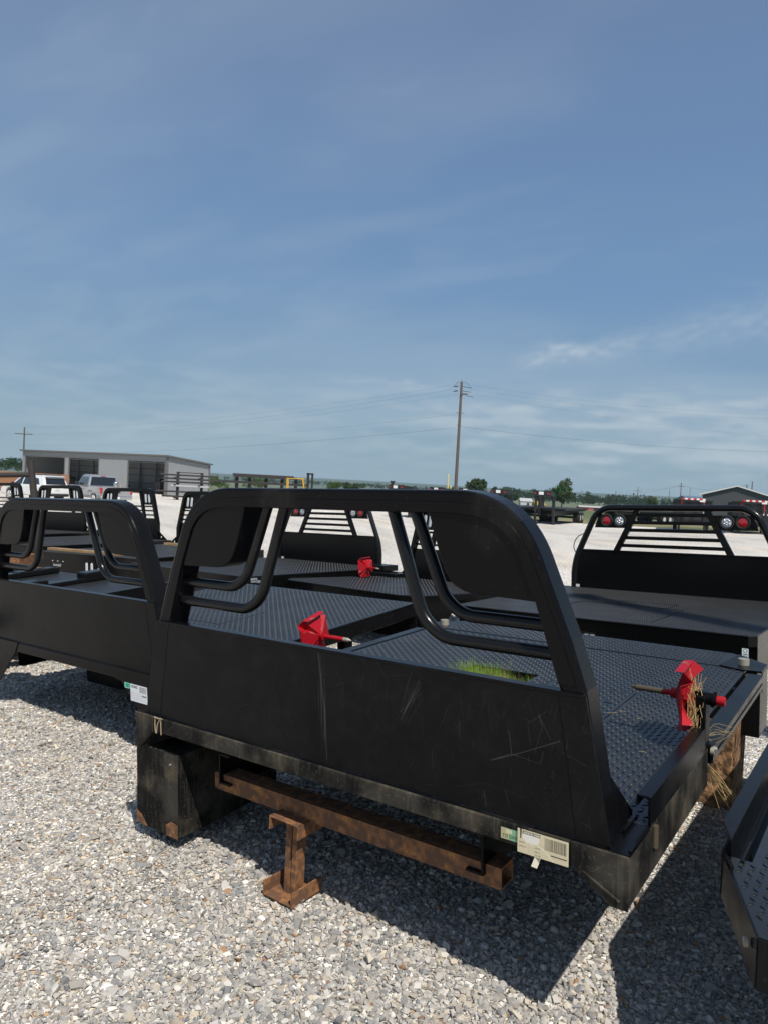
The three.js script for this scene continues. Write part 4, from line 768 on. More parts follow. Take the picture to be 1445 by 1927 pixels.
{
  const p = at(108, 946, 46), paint = new THREE.MeshPhysicalMaterial({ color: col(.78, .78, .77), roughness: .3, clearcoat: 1, clearcoatRoughness: .05 });
  const g = thing('parked_car', 'white sport utility car parked beside the silver pickup', 'car', [p[0], gh(p[0], p[2]) + .02, p[2]], [0, 1.02, 0]);
  part('body', [sideEx(bodyShape([[.08, .42], [0, .62], [.02, .85], [.06, 1.06], [2.4, 1.07], [3.55, 1.05], [4.5, .92], [4.72, .74], [4.74, .40]], [[3.78, .40, .40], [.98, .40, .40]]), .92, .07)], paint, g);
  part('cabin', taper(sideEx(shapeOf([[.10, 1.02], [.34, 1.56], [.16, 1.64], [.5, 1.71], [1.8, 1.74], [2.7, 1.68], [3.65, 1.02]]), .86, .05), 1.02, 1.72, .2), paint, g);
  for (const w of [[[.62, 1.12], [.86, 1.50], [1.42, 1.56], [1.46, 1.10]], [[1.54, 1.10], [1.5, 1.565], [2.3, 1.58], [2.42, 1.08]], [[2.52, 1.08], [2.42, 1.58], [2.66, 1.56], [3.3, 1.12], [3.3, 1.08]]]) part('side_window', taper(sideEx(shapeOf(w), .868, .004), 1.02, 1.72, .2), M.glass, g);
  part('rear_window', taper(sideEx(shapeOf([[.165, 1.16], [.33, 1.54], [.30, 1.545], [.14, 1.16]]), .72, .004), 1.0, 1.7, .16), M.glass, g);
  part('windscreen', taper(sideEx(shapeOf([[2.85, 1.62], [3.58, 1.08], [3.62, 1.09], [2.88, 1.64]]), .74, .004), 1.0, 1.7, .16), M.glass, g);
  for (const s of [-1, 1]) part('tail_lamp', [BX(s > 0 ? .42 : -.90, s > 0 ? .90 : -.42, .98, 1.09, -.02, .05, .02), BX(s > 0 ? .84 : -.935, s > 0 ? .935 : -.84, .96, 1.08, 0, .34, .03)], M.redLens, g);
  part('number_plate', BX(-.16, .16, .78, .92, -.016, -.004), M.white, g); part('bumper', BX(-.8, .8, .40, .56, -.035, .12, .03), mDark, g); part('roof_rail', [BX(-.70, -.66, 1.73, 1.77, .6, 2.5, .01), BX(.66, .70, 1.73, 1.77, .6, 2.5, .01)], mDark, g);
  for (const s of [-1, 1]) part('mirror', BX(s > 0 ? .88 : -1.08, s > 0 ? 1.08 : -.88, 1.05, 1.2, 3.2, 3.32, .04), mDark, g);
  for (const v of [.98, 3.78]) for (const s of [-1, 1]) wheel(g, s * .90, v, .36, .22);
}
{
  const p = at(219, 953, 44), paint = new THREE.MeshPhysicalMaterial({ color: col(.36, .37, .38), roughness: .35, metalness: .45, clearcoat: 1, clearcoatRoughness: .06 });
  const g = thing('pickup_truck', 'silver pickup truck parked with its tailgate towards the flatbeds', 'pickup', [p[0], gh(p[0], p[2]) + .02, p[2]], [0, .73, 0]);
  part('body', sideEx(bodyShape([[.06, .52], [.0, .72], [.02, .86], [5.5, .86], [5.72, .76], [5.74, .45]], [[4.72, .46, .45], [1.15, .46, .45]]), .98, .05), paint, g);
  part('bed_side', [BX(.90, .98, .84, 1.20, .02, 2.06, .02), BX(-.98, -.90, .84, 1.20, .02, 2.06, .02)], paint, g);
  const tg = part('tailgate', BX(-.86, .86, .66, 1.19, -.012, .05, .02), paint, g);
  part('tailgate_panel', BX(-.24, .24, .86, 1.17, -.03, -.013, .012), mDark, tg); part('badge', CYL([0, 1.05, -.03], [0, 1.05, -.036], .05), M.chrome, tg);
  part('hood', BX(-.95, .95, .85, 1.18, 3.95, 5.62, .08), paint, g);
  part('cabin', taper(sideEx(shapeOf([[2.10, .84], [2.10, 1.24], [2.22, 1.82], [2.4, 1.90], [3.2, 1.92], [3.6, 1.86], [4.25, 1.20], [4.3, .84]]), .95, .05), 1.18, 1.9, .2), paint, g);
  for (const w of [[[2.34, 1.27], [2.42, 1.72], [2.95, 1.76], [2.98, 1.25]], [[3.06, 1.25], [3.03, 1.76], [3.5, 1.76], [3.98, 1.28], [3.98, 1.25]]]) part('side_window', taper(sideEx(shapeOf(w), .957, .004), 1.18, 1.9, .2), M.glass, g);
  part('rear_window', taper(sideEx(shapeOf([[2.10, 1.26], [2.20, 1.76], [2.17, 1.765], [2.07, 1.26]]), .84, .004), 1.18, 1.9, .16), M.glass, g);
  part('windscreen', taper(sideEx(shapeOf([[3.65, 1.82], [4.22, 1.25], [4.26, 1.26], [3.69, 1.84]]), .84, .004), 1.18, 1.9, .16), M.glass, g);
  part('brake_lamp', BX(-.14, .14, 1.80, 1.84, 2.15, 2.2), M.redLens, g);
  for (const s of [-1, 1]) { part('tail_lamp', BX(s > 0 ? .84 : -.995, s > 0 ? .995 : -.84, .80, 1.16, -.02, .10, .02), M.redLens, g); part('mirror', BX(s > 0 ? .95 : -1.2, s > 0 ? 1.2 : -.95, 1.2, 1.42, 3.75, 3.85, .04), mDark, g); }
  part('bumper', BX(-.95, .95, .46, .66, -.12, .06, .03), M.chrome, g); part('number_plate', BX(-.16, .16, .5, .64, -.135, -.122), M.white, g);
  for (const v of [1.15, 4.72]) for (const s of [-1, 1]) wheel(g, s * .96, v, .41, .26);
  const q = thing('water_jug', 'shiny steel drink dispenser standing on the pickup tailgate', 'jug', [p[0] - .1, gh(p[0], p[2]) + 1.22, p[2] - .1]);
  part('tank', new THREE.LatheGeometry([[0, 0], [.13, 0], [.14, .04], [.14, .26], [.11, .32], [.05, .35], [0, .36]].map((a) => new THREE.Vector2(...a)), 20), M.chrome, q); part('handle', new THREE.TorusGeometry(.06, .012, 8, 16, Math.PI).translate(0, .36, 0), M.chrome, q); part('tap', CYL([.3, .0, 0], [.3, .22, 0], .08, .06), M.bolt, q);
}
/* pipe racks by the shed */
{
  const b = at(355, 931, 66), y0 = gh(b[0], b[2]), s = 66 / FOC, Y = (py) => (931 - py) * s, Uo = (px) => (px - 355) * s;
  const g = thing('pipe_rack', 'dark steel rack loaded with long pipes at the right end of the metal shed', 'rack', [b[0], y0, b[2]], [0, .02, 0]);
  for (const px of [333, 378]) part('upright', BX(Uo(px) - .1, Uo(px) + .12, 0, Y(878), .1, .35, .01), mSteel, g);
  for (const py of [888, 901, 914, 926]) part('rack_arm', [BX(Uo(333) - .06, Uo(333) + .08, Y(py) - .1, Y(py), -.9, .1), BX(Uo(378) - .06, Uo(378) + .08, Y(py) - .1, Y(py), -.9, .1)], mSteel, g);
  part('top_bar', BX(Uo(333), Uo(378), Y(880), Y(878.5), .15, .25), mSteel, g);
  const r = mulberry(12), names = ['topmost', 'second', 'third', 'fourth', 'fifth', 'lowest'];
  [[304, 412, 886], [309, 420, 893], [307, 398, 899], [325, 396, 906], [297, 398, 917], [310, 392, 926]].forEach(([a, c, py], k) => {
    const t = part('steel_pipe', k % 2 ? BX(Uo(a), Uo(c), .012, .17, -.5 - .06 * k, -.35 - .06 * k, .01) : CYL([Uo(a), .085, -.45], [Uo(c), .085, -.45], .075), k === 3 ? mConc : mSteel);
    t.position.set(b[0], y0 + Y(py), b[2]); t.rotation.y = .02; tag(t, `${names[k]} long steel pipe lying on the rack at the end of the metal shed`, 'pipe');
  });
}
{
  const a = at(402, 925, 72), y0 = gh(a[0], a[2]), s = 72 / FOC, top = (at(500, 897, 72)[1] - y0);
  const g = thing('beam_rack', 'long low steel rack of stacked beams right of the metal shed', 'rack', [a[0], y0, a[2]], [0, .0, 0]);
  for (const px of [445, 469, 500, 530, 556]) { const u = (px - 402) * s; part('upright', BX(u - .14, u + .14, 0, top - .1, 0, .3), mSteel, g); }
  part('shelf', [BX(1.9, 8.6, top - .16, top - .1, -.5, .8), BX(0, 9.4, top - .78, top - .70, -.5, .8)], mSteel, g);
  const r = mulberry(15);
  for (let k = 0; k < 6; k++) { const t = part('steel_beam', [BX(1.9 + r() * .5, 7.6 + r(), 0, .14, 0, .16, .005)], mSteel); t.position.set(a[0], y0 + top - .099 + (k > 3 ? .142 : 0), a[2] + .42 - (k % 4) * .3); tag(t, 'dark steel beam lying on the top shelf of the long low rack', 'beam', 'beams on the top shelf of the long low rack'); }
  for (let k = 0; k < 4; k++) { const t = part('steel_beam', [BX(.1 + r() * .4, 8.4 + r(), 0, .16, 0, .16, .005)], mSteel); t.position.set(a[0], y0 + top - .699, a[2] + .42 - k * .3); tag(t, 'dark steel beam lying on the lower shelf of the long low rack', 'beam', 'beams on the lower shelf of the long low rack'); }
}
/* forklift */
{
  const b = at(562, 936, 66), y0 = gh(b[0], b[2]), g = thing('forklift', 'yellow forklift with a black mast beside the beam rack', 'forklift', [b[0], y0, b[2]], [0, .0, 0]), u = (px) => (px - 562) * 66 / FOC, yt = at(575, 890, 66)[1] - y0;
  part('body', [BX(-1.2, .6, .35, 1.0, -.5, .5, .08), BX(-1.35, -.7, .35, 1.25, -.5, .5, .12)], mYellow, g);
  for (const [x, v] of [[-1.05, -.45], [-1.05, .45], [.35, -.45], [.35, .45]]) part('cage_post', CYL([x * .95 + (x > 0 ? .3 : 0), .95, v], [x, yt - .55, v * .9], .05), mYellow, g);
  part('cage_roof', [BX(-.2, .5, yt - .6, yt - .52, -.48, -.40, .02), BX(-.2, .5, yt - .6, yt - .52, .40, .48, .02), BX(-1.1, -.2, yt - .6, yt - .54, -.48, -.42, .02), BX(.42, .5, yt - .6, yt - .52, -.4, .4, .02)], mYellow, g);
  part('mast', [BX(.72, .86, .1, yt, -.42, -.28), BX(.72, .86, .1, yt, .28, .42), BX(1.12, 1.24, .1, yt - .05, -.40, -.26), BX(1.12, 1.24, .1, yt - .05, .26, .4), BX(.7, 1.26, yt - .14, yt, -.42, .42), BX(.74, 1.22, yt * .5, yt * .5 + .12, -.4, .4)], mDark, g);
  part('fork', BX(1.2, 2.3, .12, .18, -.35, -.2), mDark, g); part('fork', BX(1.2, 2.3, .12, .18, .2, .35), mDark, g);
  part('seat', BX(-.7, -.2, 1.0, 1.4, -.25, .25, .06), mDark, g);
  for (const x of [-.9, .5]) for (const v of [-.5, .5]) part('tyre', CYL([x, .36, v - .12], [x, .36, v + .12], .36, .36, 24), M.rubber, g);
}
for (const [px, py] of [[843.5, 893], [847.5, 914]]) { const b = at(px, py, 56), y0 = gh(b[0], b[2]); const m = part('bollard', [CYL([0, 0, 0], [0, b[1] - y0 - .04, 0], .06), new THREE.SphereGeometry(.06, 12, 8).translate(0, b[1] - y0 - .04, 0)], std({ color: col(.68, .58, .22), roughness: .6 })); m.position.set(b[0], y0, b[2]); tag(m, px < 845 ? 'taller pale yellow post left of the utility pole' : 'shorter pale yellow post left of the utility pole', 'post'); }

/* gooseneck trailers: neck at v = 0, deck runs back */
function gooseneck() {
  const g = thing('gooseneck_trailer', 'black gooseneck flatbed trailer whose neck stands nearest the right back flatbed', 'trailer');
  for (const s of [-1, 1]) {
    part('main_rail', [BX(s * .5 - .07, s * .5 + .07, 1.02, 1.06, 1.3, 10.6), BX(s * .5 - .03, s * .5 + .03, .62, 1.02, 1.3, 10.6), BX(s * .5 - .07, s * .5 + .07, .58, .62, 1.3, 10.6)], mBlack, g);
    part('rub_rail', BX(s > 0 ? 1.16 : -1.26, s > 0 ? 1.26 : -1.16, .98, 1.12, 1.7, 10.6), mBlack, g);
    part('neck_rail', [BX(s * .48 - .06, s * .48 + .06, .7, 2.18, 1.25, 1.5), BX(s * .48 - .06, s * .48 + .06, 1.94, 2.18, .1, 1.25), PYV([[1.25, 1.94], [1.25, 1.6], [.9, 1.94]], s * .48 - .05, s * .48 + .05)], mBlack, g);
    part('jack_leg', [BX(s * .62 - .07, s * .62 + .07, .05, 1.9, .85, .99), BX(s * .62 - .14, s * .62 + .14, 0, .05, .78, 1.06)], mBlack, g);
    part('fender', BX(s > 0 ? .8 : -1.25, s > 0 ? 1.25 : -.8, .88, .94, 7.2, 9.2), mBlack, g);
  }
  for (let v = 1.8; v < 10.5; v += .6) part('cross_member', BX(-1.16, 1.16, .93, 1.02, v, v + .07), mBlack, g);
  part('deck', BX(-1.16, 1.16, 1.065, 1.11, 1.7, 10.6), mDark, g);
  part('torque_tube', CYL([0, .62, 2.2], [0, .62, 9.5], .11), mBlack, g);
  part('neck_head', [BX(-.58, .58, 1.9, 2.24, -.04, .12, .01), BX(-.10, .10, 1.15, 1.95, .12, .32)], mBlack, g);
  part('maker_plate', BX(-.22, .10, 2.0, 2.2, -.05, -.041), M.white, g); part('reflector', BX(.34, .52, 2.06, 2.12, -.05, -.041), mRedTape, g); part('reflector', BX(-.56, -.44, 2.06, 2.12, -.05, -.041), mRedTape, g);
  for (const v of [7.7, 8.65]) { part('axle', CYL([-1.15, .4, v], [1.15, .4, v], .07), mBlack, g); for (const s of [-1, 1]) { for (const k of [.72, 1.02]) part('tyre', CYL([s * k, .4, v], [s * (k + .22), .4, v], .4, .4, 24), M.rubber, g); part('rim', CYL([s * 1.20, .4, v], [s * 1.245, .4, v], .22, .2, 20), mRim, g); } }
  part('tail_lamp', BX(-1.1, -.8, .84, .94, 10.6, 10.63), M.redLens, g);
  return g;
}
{
  const g = gooseneck(), T = [[1016, 988, 48.5, .44, 'black gooseneck trailer with its whole arched neck clear above the gravel'], [935, 985, 50, .50, 'black gooseneck trailer partly hidden by the near rack corner, left of the clear one'], [873, 985, 52, .5, 'black gooseneck trailer whose head shows above the near rack beside the utility pole'], [818, 985, 53, .5, 'black gooseneck trailer whose flat head shows above the near rack, left of the utility pole'], [742, 985, 50, .5, 'black gooseneck trailer below the floodlight, its head above the near rack']];
  T.forEach(([px, py, d, yaw, label], k) => { const b = at(px, py, d), pos = [b[0], gh(b[0], b[2]), b[2]]; if (k) copy(g, pos, [0, -yaw, 0], label); else { g.position.set(...pos); g.rotation.set(0, -yaw, 0); g.userData.label = label; } });
  const low = g.clone(); for (const c of [...low.children]) if (/^(neck|maker|reflector|jack)/.test(c.name)) low.remove(c);
  low.name = numbered('gooseneck_trailer'); scene.add(low); const q = at(1128, 984, 60); low.position.set(q[0], gh(q[0], q[2]), q[2]); low.rotation.set(0, -.9, 0); low.userData = { label: 'black trailer deck without a visible neck, behind the left lamps of the right back rack', category: 'trailer' };
  // work light behind the leftmost head
  const b = at(738, 915, 62), y0 = gh(b[0], b[2]), h = at(738, 905, 62)[1] - y0, l = thing('flood_light', 'small floodlight mast above the leftmost gooseneck trailer head', 'floodlight', [b[0], y0, b[2]]);
  part('mast', CYL([0, 0, 0], [0, h - .3, 0], .05), mSteel, l); part('lamp_head', CYL([0, h - .35, 0], [0, h, 0], .08, .24, 16), mSteel, l);
}
/* dump trailers at the right */
function dumpTrailer() {
  const g = thing('dump_trailer', 'black dump trailer with red and white tape, left one of two', 'dump trailer');
  part('box', [BX(-1.1, 1.1, .5, 2.0, 1.5, 1.56), BX(-1.1, -1.04, .5, 2.0, 1.56, 5.8), BX(1.04, 1.1, .5, 2.0, 1.56, 5.8), BX(-1.1, 1.1, .45, .5, 1.5, 5.8), BX(-1.1, 1.1, .75, 2.0, 5.74, 5.8)], mBlack, g);
  part('top_rail', [BX(-1.16, 1.16, 1.94, 2.05, 1.42, 1.5, .01), BX(-1.18, -1.08, 1.95, 2.06, 1.45, 5.85, .01), BX(1.08, 1.18, 1.95, 2.06, 1.45, 5.85, .01)], mBlack, g);
  for (let v = 1.8; v < 5.8; v += .6) for (const s of [-1, 1]) part('rib', BX(s > 0 ? 1.1 : -1.16, s > 0 ? 1.16 : -1.1, .75, 1.95, v, v + .1), mBlack, g);
  for (const u of [-.7, 0, .7]) part('rib', BX(u - .05, u + .05, .75, 1.95, 1.44, 1.5), mBlack, g);
  for (const s of [-1, 1]) { part('neck_rail', [PYV([[1.45, .55], [1.45, .85], [.95, 2.12], [-.3, 2.12], [-.3, 1.92], [.8, 1.92], [1.2, .55]], s * .55 - .06, s * .55 + .06)], mBlack, g); part('jack_leg', [BX(s * .75 - .07, s * .75 + .07, .04, 1.5, .9, 1.04), BX(s * .75 - .15, s * .75 + .15, 0, .04, .82, 1.12)], mBlack, g); part('rail', BX(s * .5 - .06, s * .5 + .06, .45, .7, 1.2, 6), mBlack, g); part('neck_brace_tape', CYL([s * .61 + s * .03, 1.35, 1.2], [s * .61 + s * .03, 2.0, .92], .05, .05, 4), mRedTape, g); }
  part('neck_head', [BX(-.68, .68, 1.9, 2.14, -.36, -.28), BX(-.09, .09, 1.2, 1.9, -.26, -.06)], mBlack, g);
  for (let k = 0; k < 8; k++) part('tape', BX(-.68 + k * .17, -.68 + k * .17 + .168, 2.03, 2.13, -.372, -.362), k % 2 ? M.white : mRedTape, g);
  part('placard', BX(.36, .66, 1.92, 2.02, -.372, -.362), M.white, g);
  part('warning_plate', PXY([[.62, 1.2], [.95, 1.2], [.785, 1.55]], 1.425, 1.435), M.white, g); part('warning_plate', BX(-.5, -.3, 1.25, 1.5, 1.425, 1.435), M.white, g);
  part('tool_box', BX(-.5, .5, .75, 1.3, .5, 1.1, .02), mDark, g);
  for (const v of [3.6, 4.5]) for (const s of [-1, 1]) { part('tyre', CYL([s * .85, .4, v], [s * 1.1, .4, v], .4, .4, 24), M.rubber, g); part('rim', CYL([s * 1.08, .4, v], [s * 1.115, .4, v], .22, .2, 18), mRim, g); }
  part('mud_guard', [BX(.8, 1.15, .82, .88, 3.1, 5), BX(-1.15, -.8, .82, .88, 3.1, 5)], mBlack, g);
  return g;
}
{
  const g = dumpTrailer(), a = at(1300, 1001, 45.5), b = at(1415, 1008, 45);
  g.position.set(a[0], gh(a[0], a[2]), a[2]); g.rotation.set(0, -.38, 0);
  copy(g, [b[0], gh(b[0], b[2]), b[2]], [0, -.38, 0], 'black dump trailer with red and white tape, nearest the right picture edge');
}
/* buildings on the right */
{
  const a = at(1319, 950, 120), y0 = -1, sc = 120 / FOC, wd = 118 * sc, he = at(1319, 930, 120)[1] - y0, ha = at(1376, 916, 120)[1] - y0;
  const mClad = std({ color: col(.072, .074, .078), roughness: .6 });
  const g = thing('gabled_building', 'dark grey gabled metal building with white trim on the right skyline', 'building', [a[0], y0, a[2]], [0, -.5, 0]);
  part('front_wall', PXY([[0, 0], [wd, 0], [wd, he], [wd / 2, ha], [0, he]], 0, .1), mClad, g);
  for (let u = .6; u < wd; u += .6) part('panel_rib', BX(u - .03, u + .03, 0, he + (ha - he) * (1 - Math.abs(u - wd / 2) / (wd / 2)) - .1, -.03, 0), mClad, g);
  part('side_wall', [BX(0, .1, 0, he, .1, 24), BX(wd - .1, wd, 0, he, .1, 24)], mClad, g); part('back_wall', BX(.1, wd - .1, 0, he, 23.9, 24), mClad, g);
  for (const s of [0, 1]) { const e = s ? wd + .35 : -.35; part('roof', PXY([[wd / 2, ha + .02], [e, he - .13], [e, he + .02], [wd / 2, ha + .17]], -.3, 24.3), mSheet, g); part('verge', PXY([[wd / 2, ha + .0], [e, he - .16], [e, he + .06], [wd / 2, ha + .21]], -.36, -.3), M.white, g); part('corner_trim', BX(s ? wd - .12 : -.02, s ? wd + .02 : .12, 0, he, -.045, -.002), M.white, g); }
}
for (const [px, py, d, w, h, lb] of [[1297, 933, 170, 5.2, 3, 'low blue-grey roofed building left of the gabled building'], [1430, 931, 140, 9, 3.2, 'low blue-grey roofed building at the right picture edge']]) {
  const a = at(px, py, d), y0 = -1.5, H = a[1] - y0, g = thing('low_building', lb, 'building', [a[0], y0, a[2]]);
  part('wall', BX(0, w, 0, H - .9, 0, 8), mClad2(), g); part('roof', PYV([[-.3, H - .95], [4, H], [8.3, H - .95], [8.3, H - 1.05], [-.3, H - 1.05]], -.3, w + .3), std({ color: col(.10, .15, .2), roughness: .5 }), g); part('door', BX(w * .4, w * .4 + 1.2, 0, 2, -.03, 0), mDark, g);
}
function mClad2() { return std({ color: col(.22, .25, .28), roughness: .7 }); }
for (const [px, py, d, w, h, c, lb] of [[979, 937, 210, 3.4, 2.2, [.5, .5, .5], 'small grey house among the far trees, left of the clear gooseneck neck'], [1008, 943, 120, 1.5, 1.5, [.34, .21, .04], 'small yellow machine under the arched neck of the clear gooseneck trailer'], [1090, 951, 170, 6, .8, [.42, .1, .09], 'long low red shed with a pale roof beyond the grass field']]) {
  const a = at(px, py, d), y0 = a[1] - h, g = thing('outbuilding', lb, 'building', [a[0], y0, a[2]]);
  part('wall', [BX(0, w, -2.5, h * .6, 0, 3, .02)], std({ color: col(...c), roughness: .8 }), g); part('roof', PYV([[-.15, h * .6], [1.5, h], [3.15, h * .6], [3.15, h * .55], [-.15, h * .55]], -.15, w + .15), px === 1008 ? mRackY : px > 1050 ? mPaleRoof : mConc, g); part('opening', BX(w * .55, w * .75, -.6, h * .4, -.02, .0), mDark, g);
}
/* utility poles and lines */
function pole(px, py, d, w, label, arms, yb) {
  const t = at(px, py, d), y0 = yb ?? gh(t[0], t[2]) - (d > 110 ? (d - 110) * .012 : 0), h = t[1] - y0, g = thing('utility_pole', label, 'utility pole', [t[0], y0, t[2]]);
  part('shaft', CYL([0, 0, 0], [0, h, 0], w, w * .66, 14), mPole, g);
  for (const [y, l, r] of arms) part('crossarm', [BX(-l, r, h - y - .06, h - y + .06, -.2, -.1)], mPole, g);
  return [g, h, t];
}
const P1 = pole(868, 720, 58, .145, 'tall wooden utility pole standing above the near rack, against the sky', []);
{
  const [g, h] = P1;
  part('insulator', [CYL([-.62, h - .35, 0], [-.28, h - .30, 0], .035, .045, 10), CYL([-.62, h - .72, 0], [-.28, h - .66, 0], .035, .045, 10)], mDark, g);
  part('insulator', [CYL([.1, h - .3, 0], [.82, h - .4, 0], .02, .02, 8), CYL([.1, h - .66, 0], [.78, h - .72, 0], .02, .02, 8), CYL([.45, h - 1.02, 0], [1.0, h - 1.1, 0], .02, .02, 8)], mDark, g);
  part('brace', BX(-.06, .5, h - .98, h - .86, -.16, -.06).applyMatrix4(new THREE.Matrix4().makeTranslation(0, 0, 0)), mPole, g);
  part('pin', CYL([0, h, 0], [0, h + .22, 0], .03, .02, 8), mDark, g); part('cable_clamp', [CYL([-.3, h - 2.42, 0], [.3, h - 2.42, 0], .02, .02, 6), CYL([-.2, h - 3.4, 0], [.15, h - 3.4, 0], .025, .025, 6)], mDark, g);
  part('jumper_wire', TB([[-.62, h - .35, 0], [-.3, h + .05, .1], [.4, h + .05, .1], [.8, h - .4, 0]], .012, .2, 40, 5), mDark, g);
}
pole(47, 804, 112, .15, 'wooden utility pole with one crossarm rising behind the metal shed', [[1.05, 1.35, 1.35]]);
for (const [px, py, d, w, lb, ar] of [[1281.4, 908, 220, .16, 'utility pole left of the gabled building, with a short crossarm', [[1.2, 1, 1]]], [1200, 916.5, 300, .16, 'distant utility pole with a crossarm above the far trees', [[1.6, 1.8, 1.8]]], [1158, 923, 330, .16, 'faint distant utility pole left of the one with a crossarm', []], [1259, 922, 300, .14, 'faint bare pole just left of the pole by the gabled building', []], [1298, 918, 300, .12, 'faint bare pole just right of the pole by the gabled building', []], [1405, 911.7, 130, .13, 'bare dark pole in front of the right half of the gabled building', []], [1415, 906, 130, .12, 'leaning dark pole with a transformer, right of the bare pole by the gabled building', [[2.6, .3, .3]]]]) pole(px, py, d, w, lb, ar);
function wire(a, b, sag, r, label) { const A = new THREE.Vector3(...a), B = new THREE.Vector3(...b), pts = []; for (let i = 0; i <= 24; i++) { const t = i / 24, p = A.clone().lerp(B, t); p.y -= sag * 4 * t * (1 - t); pts.push(p); } const m = new THREE.Mesh(new THREE.TubeGeometry(new THREE.CatmullRomCurve3(pts), 48, r, 5), mDark); m.name = numbered('power_line'); m.castShadow = m.receiveShadow = true; scene.add(m); tag(m, label, 'power line'); }
const names = ['topmost', 'second', 'third', 'fourth', 'lowest'];
[[851, 725, 48, 803, 1.1], [851, 733, 30, 815, 1.1], [862, 742, 63, 818, 1.0], [856, 780, 46, 838, .8], [856, 805, 45, 853, .7]].forEach(([a, b, c, d, s], k) => wire(at(a, b, 58), at(c, d, 112), s, k === 4 ? .007 : .004, `${names[k]} power line running left from the tall utility pole to the pole behind the shed`));
[[886, 725, 1560, 782, .6], [884, 733, 1560, 790, .6], [893, 741, 1560, 828, .6], [866, 803, 1560, 852, .5]].forEach(([a, b, c, d, s], k) => wire(at(a, b, 58), at(c, d, 74), s, k === 3 ? .007 : .003, `${['topmost', 'second', 'third', 'lowest'][k]} power line running right from the tall utility pole`));
[[1281, 911, 1200, 918], [1281, 914, 1158, 926], [1281, 912, 1405, 913]].forEach(([a, b, c, d], k) => wire(at(a, b, 220), at(c, d, k === 2 ? 130 : 320), 1.2, .02, ['upper', 'lower', 'right-hand'][k] + ' thin line strung from the pole left of the gabled building'));
// tall pole behind the camera whose shadow crosses the right back bed
{ const g = thing('utility_pole', 'tall wooden pole behind the camera whose shadow crosses the right back flatbed', 'utility pole', [5.78, 0, 2.03]); part('shaft', CYL([0, 0, 0], [0, 15.2, 0], .17, .13, 14), mPole, g); part('crossarm', BX(-.2, .2, 15.1, 15.2, -.1, .1), mPole, g); }

/* trees and the far woods */
function clumpGeo(seed, n = 16) {
  const r = mulberry(seed), pos = [];
  for (let i = 0; i < n; i++) {
    const c = new THREE.Vector3(r() * 2 - 1, r() * 2 - 1, r() * 2 - 1); if (c.length() > 1) c.setLength(r());
    const a = new THREE.Vector3(r() - .5, r() - .5, r() - .5).setLength(.34 + .2 * r()), b = new THREE.Vector3(r() - .5, r() - .5, r() - .5).cross(a).setLength(.24 + .16 * r());
    const p = [c.clone().add(a), c.clone().add(b), c.clone().sub(a), c.clone().sub(b)]; for (const k of [0, 1, 2, 0, 2, 3]) pos.push(...p[k].toArray());
  }
  const g = new THREE.BufferGeometry(); g.setAttribute('position', new THREE.Float32BufferAttribute(pos, 3)); g.computeVertexNormals(); return g;
}
const clumps = [1, 2, 3, 4].map((s) => clumpGeo(s * 17)), mLeaf = new THREE.MeshPhysicalMaterial({ color: col(1, 1, 1), roughness: .95, side: THREE.DoubleSide, specularIntensity: .2 });
function crownAdd(list, r, x, y, z, rx, ry, n, tone) {
  const blobs = Array.from({ length: 7 }, () => { const a = r() * 6.283, q = .25 + .4 * r(); return [x + Math.cos(a) * rx * q, y + (r() - .42) * ry * .95, z + Math.sin(a) * rx * q, (.38 + .3 * r())]; });
  for (let i = 0; i < n; i++) { const b = blobs[i % 7], d = new THREE.Vector3(r() - .5, r() - .5, r() - .5).setLength(.55 + .45 * Math.sqrt(r())); list.push([b[0] + d.x * rx * b[3], b[1] + d.y * ry * b[3], b[2] + d.z * rx * b[3], Math.min(rx, ry) * (.13 + .1 * r()), tone.map((t) => t * (.65 + .7 * r()))]); }
}
function leaves(name, list, parent) {
  const r = mulberry(list.length + 3), q = new THREE.Object3D(), c = new THREE.Color(), out = [];
  clumps.forEach((g, k) => { const L = list.filter((_, i) => i % 4 === k), im = new THREE.InstancedMesh(g, mLeaf, L.length); im.name = name; L.forEach((s, i) => { q.position.set(s[0], s[1], s[2]); q.rotation.set(r() * 6, r() * 6, r() * 6); q.scale.setScalar(s[3]); q.updateMatrix(); im.setMatrixAt(i, q.matrix); im.setColorAt(i, c.setRGB(...s[4])); }); im.castShadow = im.receiveShadow = true; (parent || scene).add(im); out.push(im); });
  return out;
}
function tree(px, pyTop, pyBase, wpx, d, label, tone, seed, group) {
  const t = at(px, pyTop, d), b = at(px, pyBase, d), h = t[1] - b[1], rx = wpx / 2 * d / FOC, r = mulberry(seed), g = thing('tree', label, 'tree', [b[0], b[1], b[2]], undefined, group), ry = h * .42, cy = h - ry;
  part('trunk', [CYL([0, -2.5, 0], [rx * .04, h * .62, 0], rx * .085, rx * .035, 8), ...[0, 1, 2, 3, 4].map((k) => CYL([rx * .02, h * (.28 + .06 * k), 0], [Math.cos(k * 2.3) * rx * .6, h * (.55 + .07 * k), Math.sin(k * 2.3) * rx * .6], rx * .03, rx * .012, 5))], mPole, g);
  const L = []; crownAdd(L, r, 0, cy, 0, rx, ry, 260, tone); leaves('crown', L, g);
}
tree(891, 899, 940, 52, 120, 'round leafy green tree just right of the tall utility pole', [.055, .095, .028], 5);
tree(927, 914, 945, 16, 130, 'small dark tree just right of the round leafy tree', [.04, .07, .025], 6);
tree(1055, 905, 958, 44, 125, 'upright green tree standing alone right of the clear gooseneck neck', [.06, .105, .03], 7);
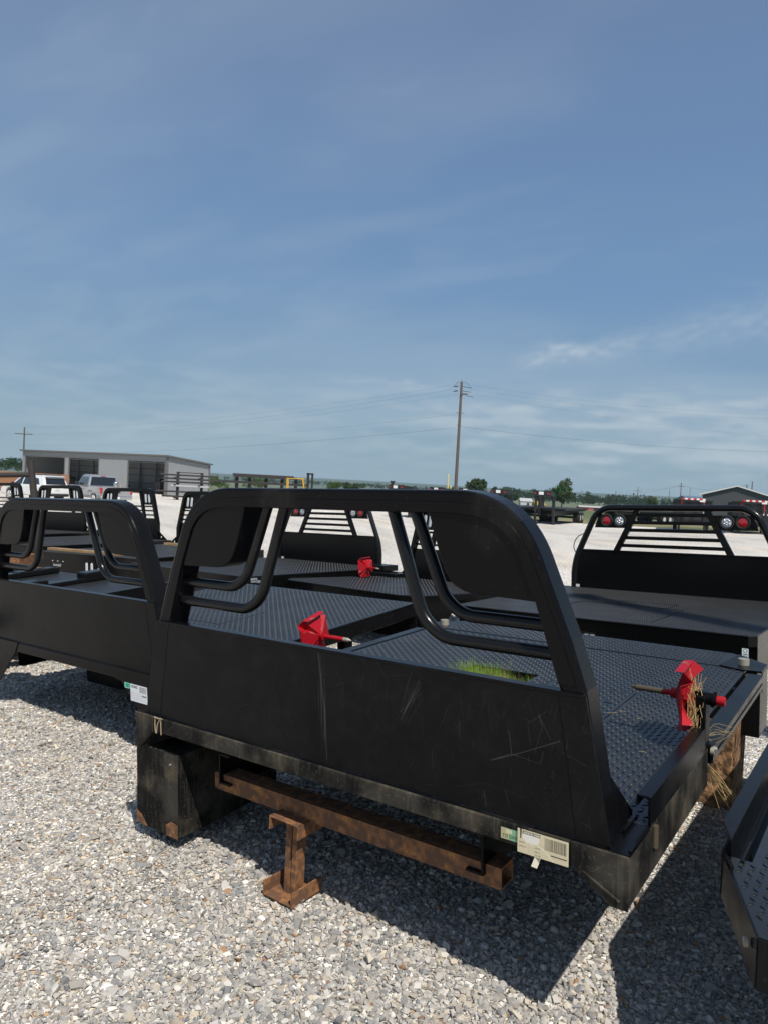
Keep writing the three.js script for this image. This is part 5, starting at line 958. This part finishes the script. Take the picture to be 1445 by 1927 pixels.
tree(960, 922, 950, 26, 140, 'bushy dark green tree behind the second gooseneck trailer', [.042, .075, .026], 8);
tree(628, 905, 928, 34, 110, 'light green bush at the middle of the far field edge', [.075, .12, .03], 9);
tree(672, 909, 930, 30, 112, 'broad green bush right of the light green bush', [.06, .1, .03], 10);
tree(655, 908, 930, 22, 118, 'narrow green bush between the two bushes at the far field edge', [.05, .085, .028], 16);
tree(412, 897, 925, 46, 95, 'light green bush between the metal shed and the beam rack', [.075, .125, .03], 11);
tree(490, 899, 925, 60, 98, 'wide green bush behind the beam rack', [.07, .115, .03], 12);
tree(1229, 932, 955, 22, 160, 'pale green bush right of the far tree line', [.09, .13, .04], 13);
{
  const L = [], r = mulberry(99), row = (x0, x1, d0, d1, n, hpx, yOf, tone) => { for (let i = 0; i < n; i++) { const px = lerp(x0, x1, r()), d = lerp(d0, d1, r()), hp = hpx * (.7 + .5 * r()), b = at(px, yOf(px), d), h = hp * d / FOC; crownAdd(L, r, b[0], b[1] + h * .5, b[2], h * (.5 + .4 * r()), h * .55, 34, tone.map((t) => t * (.75 + .5 * r()))); } };
  row(930, 1260, 260, 420, 110, 20, (x) => 927 + (x - 950) * .068 + 12, [.035, .06, .024]);
  row(1100, 1330, 300, 420, 40, 14, (x) => 945 + (x - 1100) * .05, [.04, .065, .028]);
  row(690, 960, 380, 560, 60, 10, (x) => 920 + (x - 700) * .053, [.035, .058, .026]);
  row(330, 720, 380, 600, 70, 9, (x) => 900 + (x - 330) * .05, [.04, .066, .026]);
  row(-160, 46, 150, 190, 42, 24, (x) => 882 + (x + 60) * .05, [.035, .06, .024]);
  row(1330, 1600, 260, 400, 50, 15, (x) => 958 + (x - 1330) * .05, [.038, .062, .026]);
  const grp = new THREE.Group(); grp.name = 'far_woods'; grp.userData = { kind: 'stuff', label: 'distant dark green woods along the horizon', category: 'woods' }; scene.add(grp);
  leaves('foliage', L, grp).forEach((m) => { m.userData.kind = 'stuff'; });
}
renderer.render(scene, camera);
